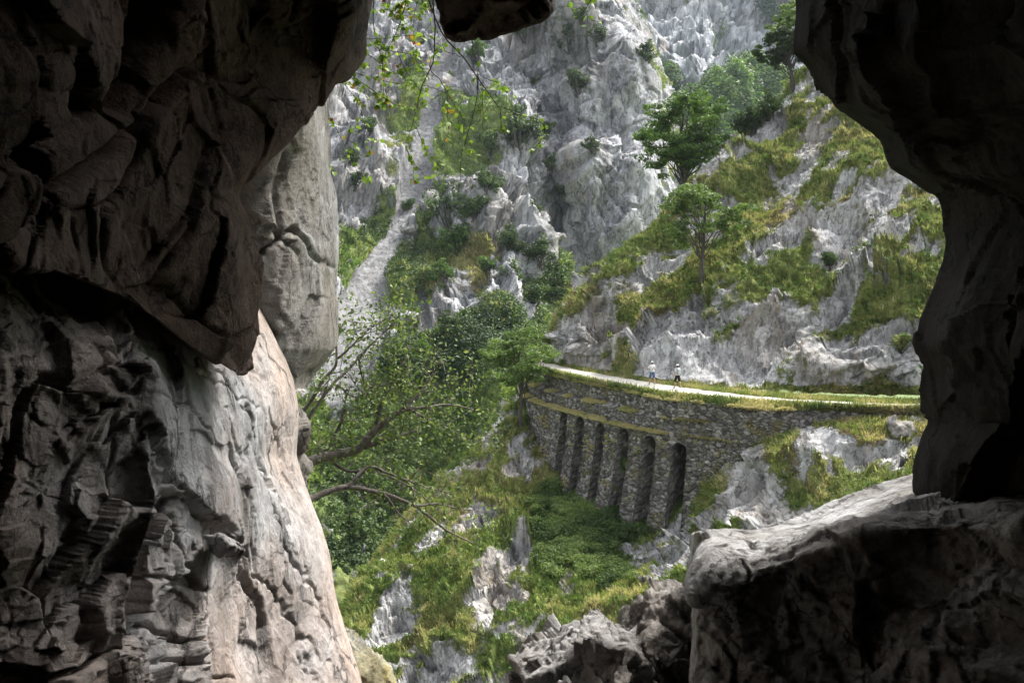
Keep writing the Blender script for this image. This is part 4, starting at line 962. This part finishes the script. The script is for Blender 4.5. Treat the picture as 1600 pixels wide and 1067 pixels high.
# --- hanging ceiling block
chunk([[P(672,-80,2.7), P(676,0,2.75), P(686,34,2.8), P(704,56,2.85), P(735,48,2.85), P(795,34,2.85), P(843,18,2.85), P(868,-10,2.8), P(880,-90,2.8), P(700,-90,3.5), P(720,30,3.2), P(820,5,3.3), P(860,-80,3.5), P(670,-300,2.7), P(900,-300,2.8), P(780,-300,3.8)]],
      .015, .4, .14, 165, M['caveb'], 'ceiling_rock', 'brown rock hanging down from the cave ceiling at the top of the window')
# --- right wall
prof = [(-400,1225),(-150,1240),(0,1252),(40,1250),(75,1252),(98,1274),(135,1290),(165,1308),(188,1345),(215,1384),(258,1404),(282,1448),(308,1480),(345,1488),(410,1482),(470,1462),(500,1450),(540,1443),(575,1455),(620,1452),(660,1458),(700,1443),(735,1437),(775,1440),(830,1480),(950,1500),(1200,1500)]
rows = []
for y, sx in prof:
    S0 = P(sx, y, 3.05); r_ = [S0 + np.array([3.2, .7, 0]), S0 + np.array([.5, .35, 0]), S0 + np.array([.04, .12, 0]), S0]
    for dx, Y in ((60, 2.75), (160, 2.45), (320, 2.0), (700, 1.4), (1500, .85)): r_.append(P(sx + dx, y + (y - 533) * .0, Y))
    z = r_[-1]; r_.append(np.array([2.2, -1.5, z[2] * 2.2])); rows.append(r_)
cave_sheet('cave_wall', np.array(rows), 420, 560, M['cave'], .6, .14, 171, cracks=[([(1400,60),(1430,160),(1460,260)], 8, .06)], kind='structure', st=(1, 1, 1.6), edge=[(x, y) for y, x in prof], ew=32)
# --- sill
A_ = [(1092,848,3.7),(1087,860,3.6),(1082,880,3.45),(1082,940,3.4),(1080,1010,3.35),(1080,1200,3.2)]
S = [A_,
 [(1112,842,3.35),(1106,855,3.2),(1098,880,2.95),(1092,930,2.9),(1088,1000,2.85),(1085,1200,2.7)],
 [(1200,832,3.4),(1188,858,3.1),(1172,892,2.78),(1178,940,2.75),(1190,1010,2.7),(1190,1200,2.5)],
 [(1290,802,3.5),(1278,828,3.1),(1252,862,2.68),(1262,920,2.7),(1280,1000,2.62),(1290,1200,2.4)],
 [(1360,776,3.5),(1340,808,3.1),(1310,846,2.62),(1320,905,2.66),(1335,1000,2.56),(1340,1200,2.35)],
 [(1430,752,3.5),(1410,785,3.05),(1385,826,2.55),(1390,890,2.6),(1400,1000,2.48),(1410,1200,2.25)],
 [(1520,745,3.4),(1500,775,3.0),(1480,812,2.45),(1490,880,2.45),(1500,1000,2.3),(1510,1200,2.1)],
 [(1850,740,2.9),(1800,770,2.4),(1750,810,1.95),(1750,900,1.95),(1750,1000,1.85),(1750,1200,1.7)]]
rows = [[P(*q) for q in r] for r in S]
rows = [[r[0] + np.array([0, .9, -1.2]), r[0] + np.array([0, .18, -.08])] + r for r in rows]
rows = [[q + np.array([.9, 1.5, -2.4]) for q in rows[0]], [q + np.array([.14, .25, -.4]) for q in rows[0]]] + rows
def sill_disp(p, N, px, py, mk):
    d, _ = rock(p, .28, np.eye(3), 181, 4, .06, 1.0, .3); front = smooth01(py, 860, 930)
    return d * (.12 + .14 * front) + fbm(p * 3, 4, 183) * (.03 + .04 * front) + fbm(p * 20, 3, 185) * .006, None
sheet('rock_sill', np.array(rows).transpose(1, 0, 2), 520, 360, sill_disp, None, M['sill'], label='bright topped rock ledge forming the bottom right sill of the cave window', cat='rock', flip=True, edge=[(1080,1100),(1082,880),(1092,848),(1200,832),(1290,802),(1430,752),(1520,745)], ew=16)
# --- rocks at the bottom
chunk([[P(790,1067,3.5), P(800,1040,3.6), P(835,1010,3.6), P(865,985,3.7), P(900,974,3.7), P(940,982,3.7), P(965,1010,3.5), P(980,1060,3.3), P(960,1200,3.0), P(780,1200,3.2), P(900,1000,4.4), P(800,1200,4.4), P(1000,1100,4.4)]],
      .012, .34, .3, 191, M['sill'], 'rock', 'craggy grey rock at the bottom centre of the window, left of the narrow gap')
chunk([[P(945,1010,3.9), P(985,965,4.0), P(1010,950,4.0), P(1050,938,4.0), P(1085,940,3.9), P(1100,1000,3.7), P(1100,1200,3.4), P(960,1200,3.5), P(940,1060,3.8), P(1060,960,4.8), P(1000,1100,4.8)],
       [P(980,1010,3.7), P(1030,985,3.75), P(1080,990,3.7), P(1085,1060,3.5), P(1000,1100,3.5), P(1040,1050,3.9)]],
      .012, .34, .3, 192, M['sill'], 'rock', 'craggy grey rock wedged between the bright sill and the bottom centre rock')
# --- shell that closes the cave round the camera
def ring(y, x0, x1, z0, z1, n=14):
    r = []
    for i in range(4 * n):
        t = i / n; k = int(t); f = t - k
        x, z = [(x0 + (x1 - x0) * f, z0), (x1, z0 + (z1 - z0) * f), (x1 - (x1 - x0) * f, z1), (x0, z1 - (z1 - z0) * f)][k]
        r.append((x, y, z))
    r.append(r[0]); return np.array(r)
rings = [ring(4.6, -14, 14, -9, 13), ring(4.45, -2.2, 3.4, -4.2, 4.4), ring(4.2, -1.9, 3.2, -4.0, 4.0), ring(3.2, -2.1, 3.1, -3.2, 2.9), ring(1.5, -2.6, 3.2, -1.9, 2.4), ring(-1, -2.6, 3.0, -1.7, 2.2), ring(-4, -2.2, 2.4, -1.6, 2.0), ring(-5, -.5, .5, -.5, .5), ring(-5.05, -.02, .02, -.02, .02)]
def shell_disp(p, N, px, py, mk):
    d, _ = rock(p, .8, np.eye(3), 201, 3, .3); return d * .2, None
Cs = np.array(rings)
G_ = crom(Cs, 14, 0); pq = G_.reshape(-1, 3); dq, _ = rock(pq, .8, np.eye(3), 201, 3, .3)
pq[:, 1] -= .3 * np.clip(pq[:, 0] - 1.2, 0, 20) * smooth01(pq[:, 1], 2, 4)
pq = pq + np.stack([fbm(pq * 1.2, 3, 7), 0 * dq, fbm(pq * 1.2 + 9, 3, 8)], 1) * .25 * (pq[:, 1:2] < 4)
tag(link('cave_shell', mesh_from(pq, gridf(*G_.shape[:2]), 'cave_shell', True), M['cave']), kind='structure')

# ================================================================== LEANING TREE outside the left edge
def px_path(pts, n, r, amp=.01):
    pts = np.array([P(*q) for q in pts]); q = crom(pts, max(2, n // (len(pts) - 1)), 0); o = np.cumsum(r.normal(0, 1, q.shape), 0); o -= np.linspace(0, 1, len(q))[:, None] * o[-1]
    return q + o * amp / 3
r = np.random.default_rng(5); parts = []; tips = []
main = [([(455,770,7.4),(480,725,7.5),(510,712,7.6),(560,700,7.7),(590,668,7.8),(630,640,7.9)], .062, .03), ([(560,700,7.7),(600,690,7.8),(650,672,8.0)], .035, .012),
        ([(590,668,7.8),(600,620,7.9),(625,575,8.0),(640,540,8.1)], .03, .008), ([(630,640,7.9),(665,600,8.1),(690,560,8.2)], .025, .007), ([(630,640,7.9),(690,630,8.2),(740,640,8.3)], .022, .006),
        ([(440,795,7.0),(475,782,7.1),(505,770,7.2),(545,758,7.3),(600,770,7.4),(650,790,7.6),(700,830,7.8),(742,850,7.9)], .042, .006), ([(545,758,7.3),(575,730,7.4),(620,745,7.5),(700,770,7.8)], .02, .005),
        ([(600,770,7.4),(620,800,7.4),(655,830,7.5)], .014, .003), ([(510,712,7.6),(540,735,7.6),(590,742,7.7),(640,760,7.8),(690,800,8)], .02, .005), ([(650,790,7.6),(690,790,7.7),(760,800,7.9)], .014, .003),
        ([(470,650,7.6),(500,600,7.7),(525,570,7.8),(528,530,7.9),(540,500,8.0)], .022, .007), ([(455,690,7.5),(480,655,7.5),(520,600,7.6),(560,560,7.8),(600,520,8.0)], .024, .006), ([(528,560,7.8),(560,530,7.9),(590,515,8.0)], .014, .004),
        ([(540,640,7.8),(520,690,7.7),(500,712,7.6)], .02, .012), ([(560,560,7.8),(570,600,7.8),(610,610,7.9)], .012, .004), ([(640,640,7.9),(700,670,8.1),(735,690,8.3)], .015, .004),
        ([(600,520,8.0),(620,500,8.1)], .008, .004), ([(520,600,7.6),(560,620,7.7),(600,600,7.8)], .012, .004)]
for pts, r0, r1 in main:
    b = px_path(pts, 24, r, .012); parts.append(tube(b, np.linspace(r0, r1, len(b)), 9 if r0 > .03 else 6))
    for i in range(3, len(b), 3):
        if r1 > .02 and i < len(b) * .6: continue
        d = r.normal(0, 1, 3) * [1, .7, .8] + ([.6, 0, -.1] if pts[0][1] > 740 else [.35, 0, .25]); d /= np.linalg.norm(d); L_ = r.uniform(.18, .5)
        e = wig(b[i], b[i] + d * L_, 7, .06, r); parts.append(tube(e, np.linspace(min(.008, r1), .002, 7), 4)); tips.append((e, pts[0][1] > 740))
        for _ in range(2):
            d2 = d + r.normal(0, .7, 3); d2 /= np.linalg.norm(d2); e2 = wig(e[r.integers(2, 6)], e[4] + d2 * r.uniform(.15, .3), 5, .03, r); parts.append(tube(e2, np.linspace(.003, .0015, 5), 3)); tips.append((e2, pts[0][1] > 740))
V, Fc = join(parts)
lt = empty('leaning_tree', tuple(P(455, 770, 7.4))); tag(lt, 'gnarled tree leaning out over the gorge from the left window edge, bare lower branches', 'tree'); lo = np.array(lt.location)
link('branches', mesh_from(V - lo, Fc, 'branches', True), M['barkg'], lt)
lf = []
for e, low in tips:
    n = int(r.uniform(5, 13)) if not low else int(r.uniform(2, 8)); t = r.uniform(.3, 1.1, n) * (len(e) - 1)
    lf.append(np.stack([np.interp(t, np.arange(len(e)), e[:, k]) for k in range(3)], 1) + r.normal(0, .045, (n, 3)))
for (x, y, Y, rx_, n) in [(560,560,8.0,90,900),(640,560,8.1,75,1100),(700,620,8.2,50,500),(600,640,8.0,90,800),(700,680,8.2,45,700),(520,520,8.0,40,350),(540,480,8.1,30,200),(650,520,8.2,50,300),(560,600,8.0,110,900),(740,800,8.0,25,200),(500,600,7.8,40,350),(720,570,8.3,25,60),(690,780,7.8,25,80)]:
    nc = max(1, int(n * .15) // 10); cx = r.normal(x, rx_ * .5, nc); cy = r.normal(y, rx_ * .36, nc); cen = np.array([P(a, b, Y + r.normal(0, .25)) for a, b in zip(cx, cy)])
    lf.append(np.repeat(cen, 10, 0) + r.normal(0, .075, (nc * 10, 3)))
lf = np.vstack(lf); v = leafcloud(lf - lo, .024, r, up=.1)
link('foliage', mesh_from(v.reshape(-1, 3), np.arange(len(lf) * 4).reshape(-1, 4), 'foliage', False, {'lv': np.repeat(np.clip(r.normal(.5, .25, len(lf)), 0, 1), 4)}), M['leafn'], lt)

# ================================================================== HANGING BEECH TWIGS
def leaf_shape(c, d, nrm, L_, W_):
    """oval leaf, folded along its midrib: 8 vertices, 6 quads"""
    s_ = np.cross(nrm, d); s_ /= np.linalg.norm(s_) + 1e-9; v = []
    for t, w_ in ((0, .08), (.3, .8), (.62, 1.), (1., .06)):
        for k in (-1, 0, 1): v.append(c + d * L_ * t + s_ * W_ * .5 * w_ * k + nrm * (abs(k) * w_ * W_ * .12 - t * t * L_ * .15))
    return v
LFq = np.array([[3 * i + j, 3 * i + j + 1, 3 * i + j + 4, 3 * i + j + 3] for i in range(3) for j in range(2)])
def beech(name, label, twigs, seed, dens=1.):
    r = np.random.default_rng(seed); parts = []; LV = []; lv = []
    base = P(*twigs[0][0][0]); e = empty(name, tuple(base)); tag(e, label, 'branch')
    for pts, r0, nl in twigs:
        b = px_path(pts, 18, r, .008); parts.append(tube(b, np.linspace(r0, .0011, len(b)), 6))
        segs = [b]
        for i in range(4, len(b) - 1, 4):
            if r.random() < .55:
                d = (b[i] - b[i - 1]); d /= np.linalg.norm(d); d = d * .5 + r.normal(0, .6, 3) * [1, .6, .7]; q = wig(b[i], b[i] + d / np.linalg.norm(d) * r.uniform(.06, .2), 5, .01, r, sag=.008); parts.append(tube(q, np.linspace(.0014, .0007, 5), 4)); segs.append(q)
        for _ in range(int(nl * dens * 1.6)):
            q = segs[r.integers(0, len(segs))]; lo_ = len(q) * .25 if q is b else 1; i = int(r.uniform(lo_, len(q) - 1)); c = q[i] + r.normal(0, .006, 3)
            d = r.normal(0, 1, 3) * [1, .7, .6] + [0, 0, -.5]; d /= np.linalg.norm(d); nn_ = r.normal(0, 1, 3) * [.6, .6, .5] + [0, -.5, .7]; nn_ -= d * nn_.dot(d); nn_ /= np.linalg.norm(nn_)
            s_ = r.uniform(.022, .04); LV += leaf_shape(c, d, nn_, s_, s_ * .68); lv += [np.clip(r.beta(2, 2.2) * .85 if r.random() > .05 else r.uniform(.88, 1), 0, 1)] * 12
    V, Fc = join(parts); b0 = np.array(base)
    link('twigs', mesh_from(V - b0, Fc, 'twigs', True), M['twig'], e)
    n = len(LV) // 12; F4 = (LFq[None] + 12 * np.arange(n)[:, None, None]).reshape(-1, 4)
    link('leaves', mesh_from(np.array(LV) - b0, F4, 'leaves', True, {'lv': np.array(lv)}), M['beech'], e)
Y0 = 4.6
beech('beech_branch', 'long dark beech branch hanging from behind the ceiling rock and reaching down to the right', [
  ([(650,-60,Y0),(680,30,Y0),(700,65,Y0),(725,90,Y0),(745,115,Y0),(770,150,Y0),(783,170,Y0),(786,200,Y0),(800,225,Y0),(812,240,Y0)], .0055, 10),
  ([(737,60,Y0),(742,95,Y0),(747,120,Y0)], .003, 3), ([(747,120,Y0),(742,160,Y0),(730,210,Y0),(718,250,Y0),(716,300,Y0)], .003, 16),
  ([(783,165,Y0),(810,178,Y0),(840,188,Y0),(850,205,Y0),(845,232,Y0)], .0025, 16), ([(745,115,Y0),(770,125,Y0),(785,135,Y0),(795,150,Y0)], .002, 12),
  ([(747,120,Y0),(754,150,Y0),(755,190,Y0)], .002, 2), ([(725,90,Y0),(700,80,Y0),(690,60,Y0)], .002, 6)], 11)
beech('beech_branch', 'dark forked beech branch hanging down in front of the grey scree', [
  ([(670,-60,Y0-.2),(678,20,Y0-.2),(680,60,Y0-.2),(676,100,Y0-.2),(660,135,Y0-.2),(652,170,Y0-.2),(645,200,Y0-.2),(632,225,Y0-.2)], .005, 12),
  ([(672,108,Y0-.2),(690,130,Y0-.2),(705,160,Y0-.2),(722,185,Y0-.2),(718,202,Y0-.2)], .0028, 8), ([(700,140,Y0-.2),(697,165,Y0-.2),(706,198,Y0-.2)], .002, 8),
  ([(650,200,Y0-.2),(665,230,Y0-.2),(690,265,Y0-.2)], .002, 14), ([(636,228,Y0-.2),(650,255,Y0-.2),(668,278,Y0-.2)], .002, 14), ([(660,135,Y0-.2),(685,140,Y0-.2),(688,170,Y0-.2)], .0018, 8)], 12)
Y1 = 4.9
beech('beech_branch', 'leafy beech branches near the left window edge, covered in bright green leaves', [
  ([(585,-60,Y1),(582,0,Y1),(584,50,Y1),(594,90,Y1),(598,130,Y1),(597,175,Y1)], .004, 46), ([(640,-60,Y1),(635,0,Y1),(625,40,Y1),(610,75,Y1),(596,100,Y1)], .004, 50),
  ([(596,100,Y1),(570,85,Y1),(545,75,Y1)], .0025, 30), ([(500,100,Y1),(540,110,Y1),(580,140,Y1),(620,165,Y1),(650,170,Y1)], .003, 60), ([(600,80,Y1),(640,85,Y1),(690,90,Y1)], .002, 26),
  ([(550,100,Y1),(560,140,Y1),(590,170,Y1)], .002, 30), ([(640,-40,Y1),(665,15,Y1),(672,45,Y1)], .003, 24), ([(600,-50,Y1),(605,10,Y1),(625,30,Y1)], .003, 30), ([(560,60,Y1),(600,60,Y1),(640,55,Y1)], .002, 26), ([(530,120,Y1),(560,160,Y1),(575,215,Y1),(580,260,Y1)], .002, 26), ([(620,80,Y1),(640,120,Y1),(662,150,Y1)], .002, 26), ([(505,60,Y1),(530,90,Y1),(560,115,Y1),(600,125,Y1),(640,135,Y1)], .0022, 34), ([(655,0,Y1),(645,40,Y1),(650,80,Y1),(645,110,Y1)], .002, 26)], 13)
beech('beech_branch', 'thin beech twigs with sparse leaves hanging beside the grey block at the left window edge', [
  ([(490,110,Y1),(494,160,Y1),(500,210,Y1),(512,250,Y1),(530,290,Y1)], .003, 24), ([(500,150,Y1),(520,190,Y1),(545,240,Y1),(565,285,Y1)], .0025, 22), ([(494,160,Y1),(500,230,Y1),(515,270,Y1)], .002, 16)], 14)
beech('beech_branch', 'short twig with a few green and red leaves in front of the grey tower', [([(960,-60,Y0),(940,-20,Y0),(915,15,Y0),(900,30,Y0)], .0025, 9), ([(915,15,Y0),(920,25,Y0),(928,40,Y0)], .0015, 4)], 15, .9)

# ================================================================== HAZE
hz = NT('air_haze'); hz.t.nodes.remove(hz.b); pv = hz.n('ShaderNodeVolumePrincipled', Density=HAZE); pv.inputs['Color'].default_value = (.72, .84, 1, 1); pv.inputs['Anisotropy'].default_value = .2
hz.t.links.new(pv.outputs[0], hz.t.nodes['Material Output'].inputs['Volume'])
x0, x1, y0, y1, z0, z1 = -3050, 3050, -250, 4550, -90, 420
hv = np.array([(x, y, z) for x in (x0, x1) for y in (y0, y1) for z in (z0, z1)], float)
hf = np.array([(0, 1, 3, 2), (4, 6, 7, 5), (0, 4, 5, 1), (2, 3, 7, 6), (0, 2, 6, 4), (1, 5, 7, 3)])
if HAZE > 0: tag(link('haze', mesh_from(hv, hf, 'haze', False), hz.m), kind='stuff')
